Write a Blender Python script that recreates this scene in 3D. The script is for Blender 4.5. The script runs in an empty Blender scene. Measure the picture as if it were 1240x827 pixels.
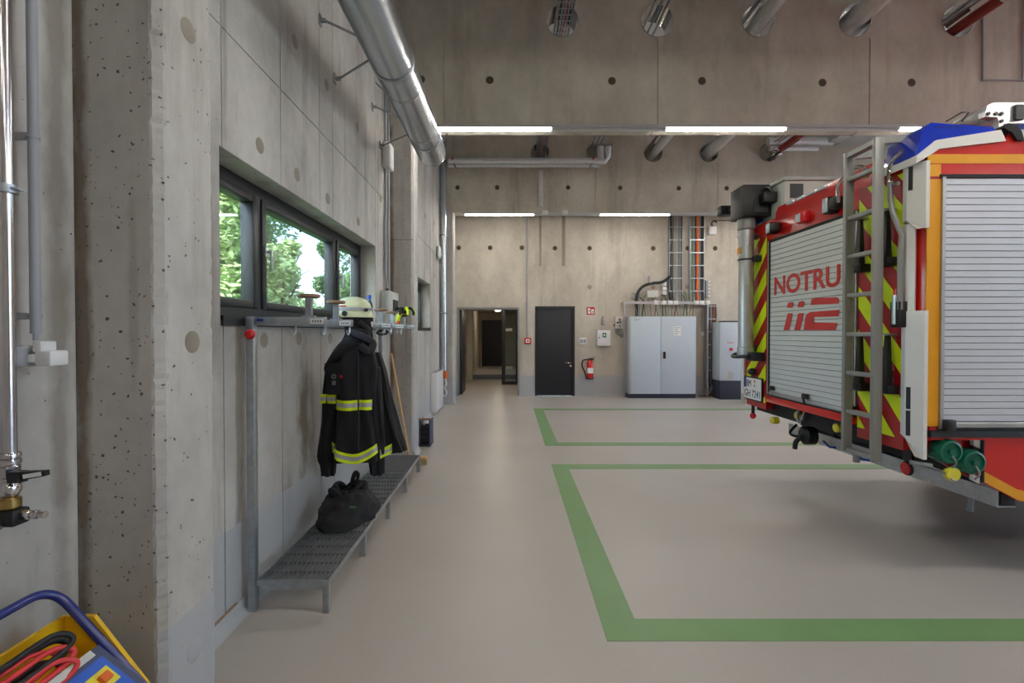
import bpy, bmesh, math, random
from mathutils import Vector, Matrix, noise
R = math.radians
random.seed(7)
scene = bpy.context.scene
C = scene.collection

# ------------------------------------------------------------------ camera
FPX = 580.0                      # focal length in pixels of the 1240 px wide frame
PITCH = R(0.75)
VPX, HORIZON, EYE = 617.0, 403.0, 1.5
CY = HORIZON + FPX * math.tan(PITCH)
cd = bpy.data.cameras.new('camera'); cam = bpy.data.objects.new('camera', cd); C.objects.link(cam)
cd.sensor_fit = 'HORIZONTAL'; cd.sensor_width = 36.0; cd.lens = 36.0 * FPX / 1240
cd.shift_x = (620 - VPX) / 1240; cd.shift_y = -(413.5 - CY) / 1240
cd.clip_start = 0.05; cd.clip_end = 300
cam.location = (0, 0, EYE); cam.rotation_euler = (R(90) - PITCH, 0, 0)
scene.camera = cam

# ------------------------------------------------------------------ sky, sun, exposure
world = bpy.data.worlds.new('sky'); scene.world = world; world.use_nodes = True
wn = world.node_tree.nodes; wl = world.node_tree.links
sky = wn.new('ShaderNodeTexSky'); sky.sky_type = 'NISHITA'; sky.sun_disc = False
sky.sun_elevation = R(48); sky.sun_rotation = R(200); sky.air_density = 1.0; sky.dust_density = 2.5
wn['Background'].inputs['Strength'].default_value = 2.0
wl.new(sky.outputs[0], wn['Background'].inputs['Color'])
sd = bpy.data.lights.new('sun', 'SUN'); sd.energy = 12.0; sd.angle = R(1.0); sd.color = (1, .95, .86)
sun = bpy.data.objects.new('sun', sd); C.objects.link(sun); sun.rotation_euler = (R(40), 0, R(-14))
vs = scene.view_settings
vs.view_transform = 'Standard'; vs.look = 'None'; vs.gamma = 1.0; vs.use_curve_mapping = False
vs.exposure = -0.1
LED = 100.0                       # radiance of the lit tubes in the light lines

# daylight portals in the glazed gates and added high windows of the right wall (they only guide the sky light)
RX = 11.5
GATES = [(-2.2, 1.4), (2.05, 5.65), (6.2, 9.8)]
for a, b in GATES:
    pd = bpy.data.lights.new('gate_portal', 'AREA'); pd.shape = 'RECTANGLE'
    pd.size = 3.8; pd.size_y = b - a; pd.cycles.is_portal = True
    po = bpy.data.objects.new('gate_portal', pd); C.objects.link(po)
    po.location = (RX + .3, (a + b) / 2, 2.0); po.rotation_euler = (0, R(90), 0)
    pd2 = pd.copy(); pd2.size = 1.2; po2 = bpy.data.objects.new('added_clerestory_portal', pd2); C.objects.link(po2)
    po2.location = (RX + .3, (a + b) / 2, 5.1); po2.rotation_euler = (0, R(90), 0)

# ------------------------------------------------------------------ pixel -> place helpers
FW = Vector((0, math.cos(PITCH), -math.sin(PITCH))); UP = Vector((0, math.sin(PITCH), math.cos(PITCH)))
EYEP = Vector((0, 0, EYE))
def ray(px, py): return FW + Vector((1, 0, 0)) * ((px - VPX) / FPX) + UP * ((CY - py) / FPX)
def AX(px, py, X): d = ray(px, py); return EYEP + d * (X / d.x)
def AY(px, py, Y): d = ray(px, py); return EYEP + d * (Y / d.y)
def AZ(px, py, Z): d = ray(px, py); return EYEP + d * ((Z - EYE) / d.z)

# ------------------------------------------------------------------ mesh builder
LOC = {}
class MB:
    def __init__(s): s.v = []; s.f = []
    def add(s, vs, fs):
        n = len(s.v); s.v += [tuple(v) for v in vs]; s.f += [tuple(i + n for i in f) for f in fs]; return s
    def box(s, x0, x1, y0, y1, z0, z1, bev=0, seg=2):
        x0, x1 = sorted((x0, x1)); y0, y1 = sorted((y0, y1)); z0, z1 = sorted((z0, z1))
        if bev:
            bm = bmesh.new(); bmesh.ops.create_cube(bm, size=1)
            for v in bm.verts: v.co = Vector(((x0+x1)/2 + v.co.x*(x1-x0), (y0+y1)/2 + v.co.y*(y1-y0), (z0+z1)/2 + v.co.z*(z1-z0)))
            bev = min(bev, .45 * min(x1-x0, y1-y0, z1-z0))
            bmesh.ops.bevel(bm, geom=bm.edges[:], offset=bev, segments=seg, profile=.5, affect='EDGES')
            bm.verts.index_update()
            s.add([v.co.copy() for v in bm.verts], [[v.index for v in f.verts] for f in bm.faces]); bm.free(); return s
        return s.add([(x0,y0,z0),(x1,y0,z0),(x1,y1,z0),(x0,y1,z0),(x0,y0,z1),(x1,y0,z1),(x1,y1,z1),(x0,y1,z1)],
                     [(0,3,2,1),(4,5,6,7),(0,1,5,4),(1,2,6,5),(2,3,7,6),(3,0,4,7)])
    def bar(s, p, q, w, h, up=(0,0,1)):
        p = Vector(p); q = Vector(q); d = (q-p).normalized(); u = Vector(up)
        if abs(d.dot(u)) > .98: u = Vector((0,1,0))
        a = d.cross(u).normalized(); b = a.cross(d).normalized()
        vs = [c + a*(i*w/2) + b*(j*h/2) for c in (p, q) for i, j in ((-1,-1),(1,-1),(1,1),(-1,1))]
        return s.add(vs, [(0,1,2,3),(7,6,5,4),(0,4,5,1),(1,5,6,2),(2,6,7,3),(3,7,4,0)])
    def ring(s, rings, caps=True, closed=True):
        n = len(rings[0]); fs = []
        m = n if closed else n-1
        for k in range(len(rings)-1):
            for i in range(m):
                j = (i+1) % n
                fs.append((k*n+i, k*n+j, (k+1)*n+j, (k+1)*n+i))
        if caps and closed: fs += [tuple(range(n-1,-1,-1)), tuple((len(rings)-1)*n+i for i in range(n))]
        return s.add([p for r in rings for p in r], fs)
    def cyl(s, p, q, r, r2=None, n=16, caps=True):
        return s.tube([p, q], [r, r if r2 is None else r2], n, caps)
    def tube(s, pts, r, n=10, caps=True, flat=1.0):
        pts = [Vector(p) for p in pts]; rs = r if isinstance(r, (list, tuple)) else [r]*len(pts)
        rings = []; a = None
        for i, p in enumerate(pts):
            d = (pts[min(i+1, len(pts)-1)] - pts[max(i-1, 0)]).normalized()
            if a is None: a = d.orthogonal().normalized()
            else:
                a = a - d*a.dot(d)
                a = a.normalized() if a.length > 1e-6 else d.orthogonal().normalized()
            b = d.cross(a)
            rings.append([p + (a*math.cos(t) + b*math.sin(t)*flat)*rs[i] for t in (2*math.pi*k/n for k in range(n))])
        return s.ring(rings, caps)
    def lathe(s, prof, c, axis='z', n=24, caps=True):
        c = Vector(c); rings = []
        for r, h in prof:
            rg = []
            for k in range(n):
                t = 2*math.pi*k/n; u, w = r*math.cos(t), r*math.sin(t)
                rg.append(c + Vector({'z': (u,w,h), 'y': (u,h,w), 'x': (h,u,w)}[axis]))
            rings.append(rg)
        return s.ring(rings, caps)
    def prism(s, poly, axis, a, b):
        f = {'x': lambda p, t: (t, p[0], p[1]), 'y': lambda p, t: (p[0], t, p[1]), 'z': lambda p, t: (p[0], p[1], t)}[axis]
        return s.ring([[f(p, a) for p in poly], [f(p, b) for p in poly]])
    def sphere(s, c, rx, ry, rz, nu=20, nv=12):
        c = Vector(c); rings = []
        for j in range(nv+1):
            ph = -math.pi/2 + math.pi*j/nv; k = max(math.cos(ph), 1e-3)
            rings.append([c + Vector((rx*k*math.cos(2*math.pi*i/nu), ry*k*math.sin(2*math.pi*i/nu), rz*math.sin(ph))) for i in range(nu)])
        return s.ring(rings)
    def annulus(s, c, ro, ri, axis, a, b, n=32):
        c = Vector(c); rings = []
        for r, t in ((ri, a), (ro, a), (ro, b), (ri, b), (ri, a)):
            rg = []
            for k in range(n):
                th = 2*math.pi*k/n; u, w = r*math.cos(th), r*math.sin(th)
                rg.append(c + Vector({'z': (u,w,t), 'y': (u,t,w), 'x': (t,u,w)}[axis]))
            rings.append(rg)
        return s.ring(rings, caps=False)
    def build(s, name, mat, parent=None, ang=35, recalc=True, smooth=True, kind=None, at=None, label=None):
        off = Vector(LOC.get(parent.name, (0,0,0))) if parent else Vector((0,0,0))
        org = Vector(at) if at is not None else off
        me = bpy.data.meshes.new(name)
        me.from_pydata([tuple(Vector(v) - org) for v in s.v], [], s.f)
        if recalc:
            bm = bmesh.new(); bm.from_mesh(me); bmesh.ops.recalc_face_normals(bm, faces=bm.faces[:]); bm.to_mesh(me); bm.free()
        if smooth:
            me.polygons.foreach_set('use_smooth', [True]*len(me.polygons)); me.set_sharp_from_angle(angle=R(ang))
        me.materials.append(M[mat] if isinstance(mat, str) else mat)
        o = bpy.data.objects.new(name, me); C.objects.link(o)
        if parent: o.parent = parent
        o.location = org - off
        LOC[o.name] = tuple(org)
        if kind: o['kind'] = kind
        if label: o['label'] = label
        return o
def again(o, shift, parent=None, rot=None):
    c = o.copy(); C.objects.link(c); c.parent = parent or o.parent
    c.location = o.location + Vector(shift); LOC[c.name] = tuple(Vector(LOC[o.name]) + Vector(shift))
    if rot: c.rotation_euler = rot
    return c
def thing(name, label, cat, loc, group=None):
    o = bpy.data.objects.new(name, None); C.objects.link(o); o.empty_display_size = .1
    o.location = loc; LOC[o.name] = tuple(loc); o['label'] = label; o['category'] = cat
    if group: o['group'] = group
    return o
def tag(o, label, cat, group=None):
    o['label'] = label; o['category'] = cat
    if group: o['group'] = group
    return o
def struct(o, label=None, cat=None):
    o['kind'] = 'structure'
    if label: o['label'] = label
    if cat: o['category'] = cat
    return o
def arc(c, r, a0, a1, n, plane='xz'):
    out = []
    for k in range(n+1):
        t = R(a0 + (a1-a0)*k/n); u, w = r*math.cos(t), r*math.sin(t)
        out.append(Vector(c) + Vector({'xz': (u,0,w), 'yz': (0,u,w), 'xy': (u,w,0)}[plane]))
    return out
def smooth_path(pts, n=8):
    pts = [Vector(p) for p in pts]; P = [pts[0]*2-pts[1]] + pts + [pts[-1]*2-pts[-2]]; out = []
    for i in range(1, len(P)-2):
        for k in range(n):
            t = k/n; a, b, c, d = P[i-1], P[i], P[i+1], P[i+2]
            out.append(.5*((2*b) + (c-a)*t + (2*a-5*b+4*c-d)*t*t + (3*b-a-3*c+d)*t**3))
    out.append(pts[-1]); return out
def text_mesh(name, body, size, mat, parent, loc, rot, align='LEFT', sx=1.0, depth=.0008, bold=0):
    cu = bpy.data.curves.new(name, 'FONT'); cu.body = body; cu.size = size; cu.extrude = depth; cu.align_x = align; cu.offset = bold
    to = bpy.data.objects.new(name + '_tmp', cu); C.objects.link(to)
    bpy.context.view_layer.update()
    me = bpy.data.meshes.new_from_object(to.evaluated_get(bpy.context.evaluated_depsgraph_get()))
    bpy.data.objects.remove(to); bpy.data.curves.remove(cu)
    me.transform(Matrix.Diagonal((sx, 1, 1, 1)))
    me.materials.clear(); me.materials.append(M[mat]); me.name = name
    o = bpy.data.objects.new(name, me); C.objects.link(o); o.parent = parent
    o.location = Vector(loc) - Vector(LOC.get(parent.name, (0,0,0))); o.rotation_euler = rot
    return o

# ------------------------------------------------------------------ materials
M = {}
def lin(c):
    return tuple((x/255/12.92 if x/255 <= .04045 else ((x/255+.055)/1.055)**2.4) for x in c) + (1,)
def mat(name, rgb, rough=.5, metal=0, var=.06, scale=8, bump=0, coat=0, spec=.5, trans=0, alpha=1, sheen=0):
    m = bpy.data.materials.new(name); m.use_nodes = True; M[name] = m
    nt = m.node_tree; N = nt.nodes; L = nt.links; b = N['Principled BSDF']
    b.inputs['Roughness'].default_value = rough; b.inputs['Metallic'].default_value = metal
    b.inputs['Coat Weight'].default_value = coat; b.inputs['Specular IOR Level'].default_value = spec
    b.inputs['Transmission Weight'].default_value = trans; b.inputs['Coat Roughness'].default_value = .08
    b.inputs['Sheen Weight'].default_value = sheen
    g = N.new('ShaderNodeNewGeometry'); t = N.new('ShaderNodeTexNoise'); t.inputs['Scale'].default_value = scale; t.inputs['Detail'].default_value = 4
    L.new(g.outputs['Position'], t.inputs['Vector'])
    cr = N.new('ShaderNodeValToRGB'); c = lin(rgb)
    cr.color_ramp.elements[0].position = .3; cr.color_ramp.elements[1].position = .7
    cr.color_ramp.elements[0].color = tuple(x*(1-var) for x in c[:3]) + (1,); cr.color_ramp.elements[1].color = tuple(min(1, x*(1+var)) for x in c[:3]) + (1,)
    L.new(t.outputs['Fac'], cr.inputs['Fac']); L.new(cr.outputs['Color'], b.inputs['Base Color'])
    if bump:
        t2 = N.new('ShaderNodeTexNoise'); t2.inputs['Scale'].default_value = scale*6; L.new(g.outputs['Position'], t2.inputs['Vector'])
        bp = N.new('ShaderNodeBump'); bp.inputs['Strength'].default_value = bump; bp.inputs['Distance'].default_value = .004
        L.new(t2.outputs['Fac'], bp.inputs['Height']); L.new(bp.outputs['Normal'], b.inputs['Normal'])
    return m
def emit(name, rgb, s):
    m = bpy.data.materials.new(name); m.use_nodes = True; M[name] = m; N = m.node_tree.nodes
    N.remove(N['Principled BSDF']); e = N.new('ShaderNodeEmission'); e.inputs['Color'].default_value = lin(rgb); e.inputs['Strength'].default_value = s
    m.node_tree.links.new(e.outputs[0], N['Material Output'].inputs['Surface'])
def glass(name, tint=(225,235,232), refl=.6):
    m = bpy.data.materials.new(name); m.use_nodes = True; M[name] = m; N = m.node_tree.nodes; L = m.node_tree.links
    N.remove(N['Principled BSDF']); tr = N.new('ShaderNodeBsdfTransparent'); tr.inputs['Color'].default_value = lin(tint)
    gl = N.new('ShaderNodeBsdfGlossy'); gl.inputs['Roughness'].default_value = .02
    fr = N.new('ShaderNodeFresnel'); fr.inputs['IOR'].default_value = 1.5; mu = N.new('ShaderNodeMath'); mu.operation = 'MULTIPLY'; mu.inputs[1].default_value = refl
    mx = N.new('ShaderNodeMixShader'); L.new(fr.outputs[0], mu.inputs[0]); L.new(mu.outputs[0], mx.inputs[0]); L.new(tr.outputs[0], mx.inputs[1]); L.new(gl.outputs[0], mx.inputs[2])
    L.new(mx.outputs[0], N['Material Output'].inputs['Surface'])
def concrete(name, lo, hi, plinth=None, pores=.5, stain=(96,82,64), stain_amt=.35, pscale=17, seed=0, marks=(), psize=.13):
    m = bpy.data.materials.new(name); m.use_nodes = True; M[name] = m
    nt = m.node_tree; N = nt.nodes; L = nt.links; b = N['Principled BSDF']; b.inputs['Specular IOR Level'].default_value = .35
    g = N.new('ShaderNodeNewGeometry')
    def noi(scale, detail, sc=(1,1,1), rough=.55):
        mp = N.new('ShaderNodeMapping'); mp.inputs['Scale'].default_value = sc; mp.inputs['Location'].default_value = (seed, seed*2.3, seed*.7); L.new(g.outputs['Position'], mp.inputs['Vector'])
        t = N.new('ShaderNodeTexNoise'); t.inputs['Scale'].default_value = scale; t.inputs['Detail'].default_value = detail; t.inputs['Roughness'].default_value = rough
        L.new(mp.outputs[0], t.inputs['Vector']); return t.outputs['Fac']
    def ramp(fac, p0, p1, c0=(0,0,0,1), c1=(1,1,1,1)):
        r = N.new('ShaderNodeValToRGB'); r.color_ramp.elements[0].position = p0; r.color_ramp.elements[1].position = p1
        r.color_ramp.elements[0].color = c0; r.color_ramp.elements[1].color = c1; L.new(fac, r.inputs['Fac']); return r.outputs['Color']
    def mix(fac, a, c, kind='MIX'):
        x = N.new('ShaderNodeMix'); x.data_type = 'RGBA'; x.blend_type = kind
        if isinstance(fac, float): x.inputs[0].default_value = fac
        else: L.new(fac, x.inputs[0])
        for i, q in ((6, a), (7, c)):
            if isinstance(q, tuple): x.inputs[i].default_value = q
            else: L.new(q, x.inputs[i])
        return x.outputs[2]
    def math_(op, a, c=None):
        x = N.new('ShaderNodeMath'); x.operation = op
        for i, q in ((0, a), (1, c)):
            if q is None: continue
            if isinstance(q, (int, float)): x.inputs[i].default_value = q
            else: L.new(q, x.inputs[i])
        return x.outputs[0]
    base = ramp(noi(1.5, 8, (1,1,.6), .62), .36, .64, lin(lo), lin(hi))
    base = mix(.22, base, ramp(noi(14, 5), .3, .7, lin(lo), lin(hi)))
    st = ramp(noi(3.4, 6, (1,1,.12), .62), .54, .72)
    base = mix(math_('MULTIPLY', st, stain_amt), base, lin(stain))
    if marks:                     # run-off stains: (axis, centre, z centre, half width, half height, amount)
        xyz = N.new('ShaderNodeSeparateXYZ'); L.new(g.outputs['Position'], xyz.inputs[0])
        wob = math_('MULTIPLY', math_('SUBTRACT', noi(7, 5, (1,1,.5), .65), .5), 1.6)
        for ax, c0, cz, rw, rh, amt in marks:
            u = math_('DIVIDE', math_('SUBTRACT', xyz.outputs[ax], c0), rw); w = math_('DIVIDE', math_('SUBTRACT', xyz.outputs['Z'], cz), rh)
            dd = math_('ADD', math_('SQRT', math_('ADD', math_('MULTIPLY', u, u), math_('MULTIPLY', w, w))), wob)
            base = mix(math_('MULTIPLY', ramp(dd, .35, 1.15, (1,1,1,1), (0,0,0,1)), amt), base, lin((104,88,68)))
    # air-hole pores
    mp = N.new('ShaderNodeVectorMath'); mp.operation = 'MULTIPLY_ADD'
    dn = N.new('ShaderNodeTexNoise'); dn.inputs['Scale'].default_value = 90; L.new(g.outputs['Position'], dn.inputs['Vector'])
    L.new(dn.outputs['Color'], mp.inputs[0]); mp.inputs[1].default_value = (.02, .02, .012); L.new(g.outputs['Position'], mp.inputs[2])
    vo = N.new('ShaderNodeTexVoronoi'); vo.inputs['Scale'].default_value = pscale; L.new(mp.outputs[0], vo.inputs['Vector'])
    sz = N.new('ShaderNodeSeparateColor'); L.new(vo.outputs['Color'], sz.inputs[0])
    pore = math_('LESS_THAN', math_('DIVIDE', vo.outputs['Distance'], math_('ADD', math_('MULTIPLY', sz.outputs[0], psize), .001)), 1.0)
    pore = math_('MULTIPLY', pore, math_('GREATER_THAN', sz.outputs[1], 1-pores))
    base = mix(pore, base, lin((98,90,80)))
    rough = .75
    if plinth:
        z = N.new('ShaderNodeSeparateXYZ'); L.new(g.outputs['Position'], z.inputs[0])
        edge = math_('ADD', math_('MULTIPLY', math_('SUBTRACT', noi(6, 3), .5), .03), .49)
        pm = math_('LESS_THAN', z.outputs['Z'], edge)
        base = mix(pm, base, mix(.12, lin(plinth), base))
        rr = math_('SUBTRACT', .75, math_('MULTIPLY', pm, .3)); L.new(rr, b.inputs['Roughness'])
    else: b.inputs['Roughness'].default_value = rough
    L.new(base, b.inputs['Base Color'])
    h = math_('SUBTRACT', math_('MULTIPLY', noi(55, 3), .25), math_('MULTIPLY', pore, 1.2))
    bp = N.new('ShaderNodeBump'); bp.inputs['Strength'].default_value = .5; bp.inputs['Distance'].default_value = .004
    L.new(h, bp.inputs['Height']); L.new(bp.outputs['Normal'], b.inputs['Normal'])
concrete('wall_concrete', (164,160,156), (204,200,195), plinth=(172,174,178), pores=.34, stain_amt=.55, pscale=34, psize=.2, marks=(('Y',3.36,.95,.13,.6,.85),('Y',3.10,.38,.09,.26,.7),('Y',2.54,1.0,.035,1.6,.6),('Y',2.44,3.6,.03,1.6,.4),('Y',1.53,2.2,.05,3.0,.55),('Y',1.25,1.2,.25,.35,.25),('Y',3.9,1.0,.04,.7,.35)))
concrete('column_concrete', (164,160,155), (202,198,192), plinth=(172,174,178), pores=.5, stain_amt=.42, pscale=46, seed=3, psize=.24, marks=(('X',-1.425,2.0,.04,3.4,.8),('X',-1.25,1.6,.02,.5,.25)))
concrete('beam_concrete', (174,168,154), (208,202,187), pores=.08, stain_amt=.3, seed=7)
concrete('back_concrete', (172,164,151), (206,198,185), plinth=(172,174,178), pores=.12, stain_amt=.3, seed=11)
concrete('plug_concrete', (136,127,114), (158,149,136), pores=.1, seed=5)
concrete('hole_shade_and_joint', (70,60,52), (88,77,66), pores=.1, seed=5)  # dark colour stands for shade inside open tie holes; also a column joint
concrete('plaster', (170,160,146), (196,186,170), pores=.0, seed=2)
def floor_mat():
    m = bpy.data.materials.new('floor_coating'); m.use_nodes = True; M['floor_coating'] = m
    nt = m.node_tree; N = nt.nodes; L = nt.links; b = N['Principled BSDF']
    g = N.new('ShaderNodeNewGeometry')
    def noi(s, d):
        t = N.new('ShaderNodeTexNoise'); t.inputs['Scale'].default_value = s; t.inputs['Detail'].default_value = d; L.new(g.outputs['Position'], t.inputs['Vector']); return t.outputs['Fac']
    def ramp(f, p, q, c0, c1):
        r = N.new('ShaderNodeValToRGB'); r.color_ramp.elements[0].position = p; r.color_ramp.elements[1].position = q
        r.color_ramp.elements[0].color = c0; r.color_ramp.elements[1].color = c1; L.new(f, r.inputs['Fac']); return r.outputs['Color']
    a = ramp(noi(.7, 5), .3, .7, lin((178,171,164)), lin((190,183,176)))
    s = ramp(noi(260, 2), .35, .65, (.86,.86,.86,1), (1.08,1.08,1.08,1))
    mx = N.new('ShaderNodeMix'); mx.data_type = 'RGBA'; mx.blend_type = 'MULTIPLY'; mx.inputs[0].default_value = 1; L.new(a, mx.inputs[6]); L.new(s, mx.inputs[7])
    L.new(mx.outputs[2], b.inputs['Base Color'])
    b.inputs['Roughness'].default_value = .34; b.inputs['Specular IOR Level'].default_value = .45
    bp = N.new('ShaderNodeBump'); bp.inputs['Strength'].default_value = .22; bp.inputs['Distance'].default_value = .002; L.new(noi(180, 2), bp.inputs['Height']); L.new(bp.outputs['Normal'], b.inputs['Normal'])
floor_mat()
mat('green_paint', (118,154,102), .42, var=.05, scale=3, bump=.1)
mat('cove_paint', (176,178,180), .45, var=.04)
mat('galvanised', (176,182,188), .38, .85, var=.12, scale=30)
mat('dull_zinc', (150,154,158), .5, .8, var=.14, scale=22)
mat('duct_steel', (192,198,206), .26, .95, var=.04, scale=5)
mat('polished_steel', (225,222,220), .07, 1, var=.02)
mat('pipe_steel', (206,200,200), .16, 1, var=.03)
mat('foil_pipe', (226,226,226), .36, .55, var=.06, scale=20)
mat('brass', (176,148,92), .3, 1)
mat('aluminium', (198,200,202), .35, .75, var=.04)
mat('truck_grey', (150,150,146), .42, .35, var=.04)
mat('anthracite', (34,37,42), .42, 0, var=.05)
mat('door_black', (30,32,38), .5, 0, var=.06)
mat('black_plastic', (24,24,26), .45, var=.1)
mat('black_rubber', (26,26,27), .7, var=.15)
mat('grey_plastic', (158,160,166), .5, var=.02)
mat('white_plastic', (226,226,226), .45, var=.02)
mat('white_paint', (222,222,224), .4, var=.02)
mat('cabinet_grey', (190,200,210), .5, var=.015)
mat('cabinet_side', (178,182,180), .5, var=.015)
mat('base_blue', (40,46,62), .5)
mat('box_grey', (198,200,194), .5, var=.03)
mat('red_paint', (205,22,14), .22, var=.03, coat=.6)
mat('red_dark', (168,14,22), .3, var=.03, coat=.4)
mat('red_plastic', (205,26,30), .4)
mat('red_print', (196,48,44), .5)
mat('red_pipe', (130,34,30), .4)
mat('orange', (224,104,38), .45)
mat('reflex_yellow', (222,246,16), .38, var=.03, scale=80)
mat('warm_yellow', (236,164,14), .35, var=.03, coat=.3)
mat('tray_yellow', (232,182,20), .45, var=.06)
mat('yellow_plastic', (226,214,60), .45)
mat('silver_tape', (172,174,178), .4, .2, var=.1, scale=60)
mat('slat_silver', (214,215,224), .4, .3, var=.02)
mat('slat_white', (214,219,217), .42, .2, var=.02)
mat('body_white', (232,230,226), .32, var=.02, coat=.3)
mat('beacon_blue', (12,52,190), .12, var=.1, coat=.6)
mat('tube_blue', (30,46,120), .25, var=.04, coat=.5)
mat('panel_blue', (60,70,104), .45)
mat('cap_green', (8,98,76), .35, var=.08)
mat('lens_grey', (196,206,212), .15, .3, var=.08)
mat('lens_red', (226,30,40), .2, var=.05)
mat('cloth_black', (15,16,22), .85, var=.25, scale=14, bump=.5, sheen=.04)
mat('cloth_grey', (36,37,44), .85, var=.2, scale=14, bump=.5, sheen=.04)
mat('bag_cloth', (22,22,26), .8, var=.3, scale=12, bump=.5, sheen=.04)
mat('helmet_shell', (222,226,184), .35, var=.02, coat=.2)
mat('wood', (150,118,92), .55, var=.18, scale=20)
mat('broom_wood', (206,164,112), .5, var=.1, scale=20)
mat('cork', (150,116,84), .6, var=.15, scale=30)
mat('bristle', (196,184,140), .8, var=.2)
mat('blue_plastic', (34,92,196), .4)
mat('emblem_grey', (104,106,112), .6)
mat('cable_black', (26,27,30), .5)
mat('cable_red', (216,58,62), .4)
mat('cable_grey', (132,134,134), .55)
mat('cable_green', (70,110,70), .55)
mat('cable_beige', (176,160,136), .6)
mat('cable_brown', (132,84,66), .55)
mat('sign_red', (190,24,30), .45)
mat('sign_green', (24,120,84), .45)
mat('plate_white', (232,232,230), .4)
mat('plate_blue', (20,50,150), .4)
mat('tyre', (22,22,23), .8, bump=.3)
mat('mat_blue', (84,92,112), .8, bump=.3)
mat('lawn', (74,104,44), .9, var=.3, scale=3, bump=.6)
mat('bark', (92,74,58), .9, var=.25, bump=.8)
mat('leaf', (104,136,76), .55, var=.35, scale=2.5)
mat('leaf_light', (160,182,118), .55, var=.3, scale=2.5)
glass('window_glass', (226,236,238), .55)
glass('gate_glass', (238,243,245), .5)
mat('bottle_plastic', (150,190,214), .08, var=.05, trans=.8)
emit('led_tube', (255,250,240), LED)
emit('lamp_glow', (255,240,215), 60)

# =================================================================== THE HALL
XW, XC = -1.44, -1.16            # face of the left wall / of the columns
YB = 11.37                       # face of the back wall
YF = -6.0                        # wall behind the camera
ZC = 6.2                         # ceiling
COLS = [1.594, 5.79, 9.99]; CT = .30
BEAM_Z = 4.0
mb = MB(); mb.box(XW-.5, RX+.4, YF-.3, YB+.3, -.25, 0)
floor = struct(mb.build('floor', 'floor_coating'), 'beige-grey resin coated garage floor with green bay lines')
W = .18
for k, (ya, yb) in enumerate(((2.31, 5.44), (6.35, 9.46))):
    x0, x1 = .475, 10.6
    for (a, b, c, d) in ((x0, x1, ya, ya+W), (x0, x1, yb-W, yb), (x0, x0+W, ya+W, yb-W), (x1-W, x1, ya+W, yb-W)):
        MB().box(a, b, c, d, .0005, .0025).build('line_marking', 'green_paint', floor)
mb = MB(); mb.box(XW-.5, RX+.4, YF-.3, YB+.3, ZC, ZC+.3)
struct(mb.build('ceiling', 'white_paint'), 'pale ceiling of the hall')

def cells(a0, a1, b0, b1, holes):
    A = sorted({a0, a1, *[min(max(h[i], a0), a1) for h in holes for i in (0, 1)]})
    B = sorted({b0, b1, *[min(max(h[i], b0), b1) for h in holes for i in (2, 3)]})
    for i in range(len(A)-1):
        for j in range(len(B)-1):
            ca, cb = (A[i]+A[i+1])/2, (B[j]+B[j+1])/2
            if A[i+1]-A[i] < 1e-4 or B[j+1]-B[j] < 1e-4: continue
            if not any(h[0] < ca < h[1] and h[2] < cb < h[3] for h in holes): yield A[i], A[i+1], B[j], B[j+1]
def slab(axis, t0, t1, a0, a1, b0, b1, holes=()):
    mb = MB()
    for a, b, c, d in cells(a0, a1, b0, b1, holes):
        if axis == 'x': mb.box(t0, t1, a, b, c, d)
        else: mb.box(a, b, t0, t1, c, d)
    return mb
def panels(axis, t0, t1, As, Bs, holes, material, parent, gap=.010):
    for i in range(len(As)-1):
        for j in range(len(Bs)-1):
            mb = slab(axis, t0, t1, As[i]+gap/2, As[i+1]-gap/2, Bs[j]+gap/2, Bs[j+1]-gap/2, holes)
            if mb.v: mb.build('panel', material, parent, smooth=False)
def plug(p, n, parent, r=.045, material='plug_concrete'):
    p = Vector(p); a = {'x': Vector((1,0,0)), 'y': Vector((0,-1,0))}[n]
    mb = MB(); mb.tube([p - a*.004, p + a*.0005, p + a*.0022], [r, r, r*.9], 24)
    return mb.build('anchor_plug_hole', material, parent)

# ---- left wall with two window openings
WIN1 = (2.386, 5.155, 1.566, 2.43); WIN2 = (7.49, 8.70, 1.566, 2.38)
wall_left = struct(slab('x', XW-.27, XW-.006, YF, YB+.3, 0, ZC, (WIN1, WIN2)).build('wall_left', 'wall_concrete', smooth=False), 'left concrete wall with long strip window')
panels('x', XW-.007, XW, [YF, -3.0, -1.2, .3, 1.594], [.055, 3.03, ZC], (), 'wall_concrete', wall_left)
panels('x', XW-.007, XW, [1.894, 2.41, 3.03, 3.65, 3.92, 5.155, 5.79], [.055, 3.03, ZC], (WIN1,), 'wall_concrete', wall_left)
panels('x', XW-.007, XW, [6.09, 6.9, 7.49, 8.15, 8.7, 9.4, 9.99], [.055, 3.03, ZC], (WIN2,), 'wall_concrete', wall_left)
panels('x', XW-.007, XW, [10.29, YB], [.055, 3.03, ZC], (), 'wall_concrete', wall_left)
for px, py in ((357,50.6), (395.6,103), (314.7,176.4), (360,211.5), (433,154), (397,240.6), (434,268), (320,412), (362,410), (400,409.6), (461,240)):
    plug(AX(px, py, XW), 'x', wall_left)
for y, z in ((.75, 2.3), (.2, .95), (-1.0, 2.4), (9.2, 2.6), (9.2, 3.6), (7.1, 2.75), (7.1, 3.5), (8.2, 3.5)): plug((XW, y, z), 'x', wall_left)

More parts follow.
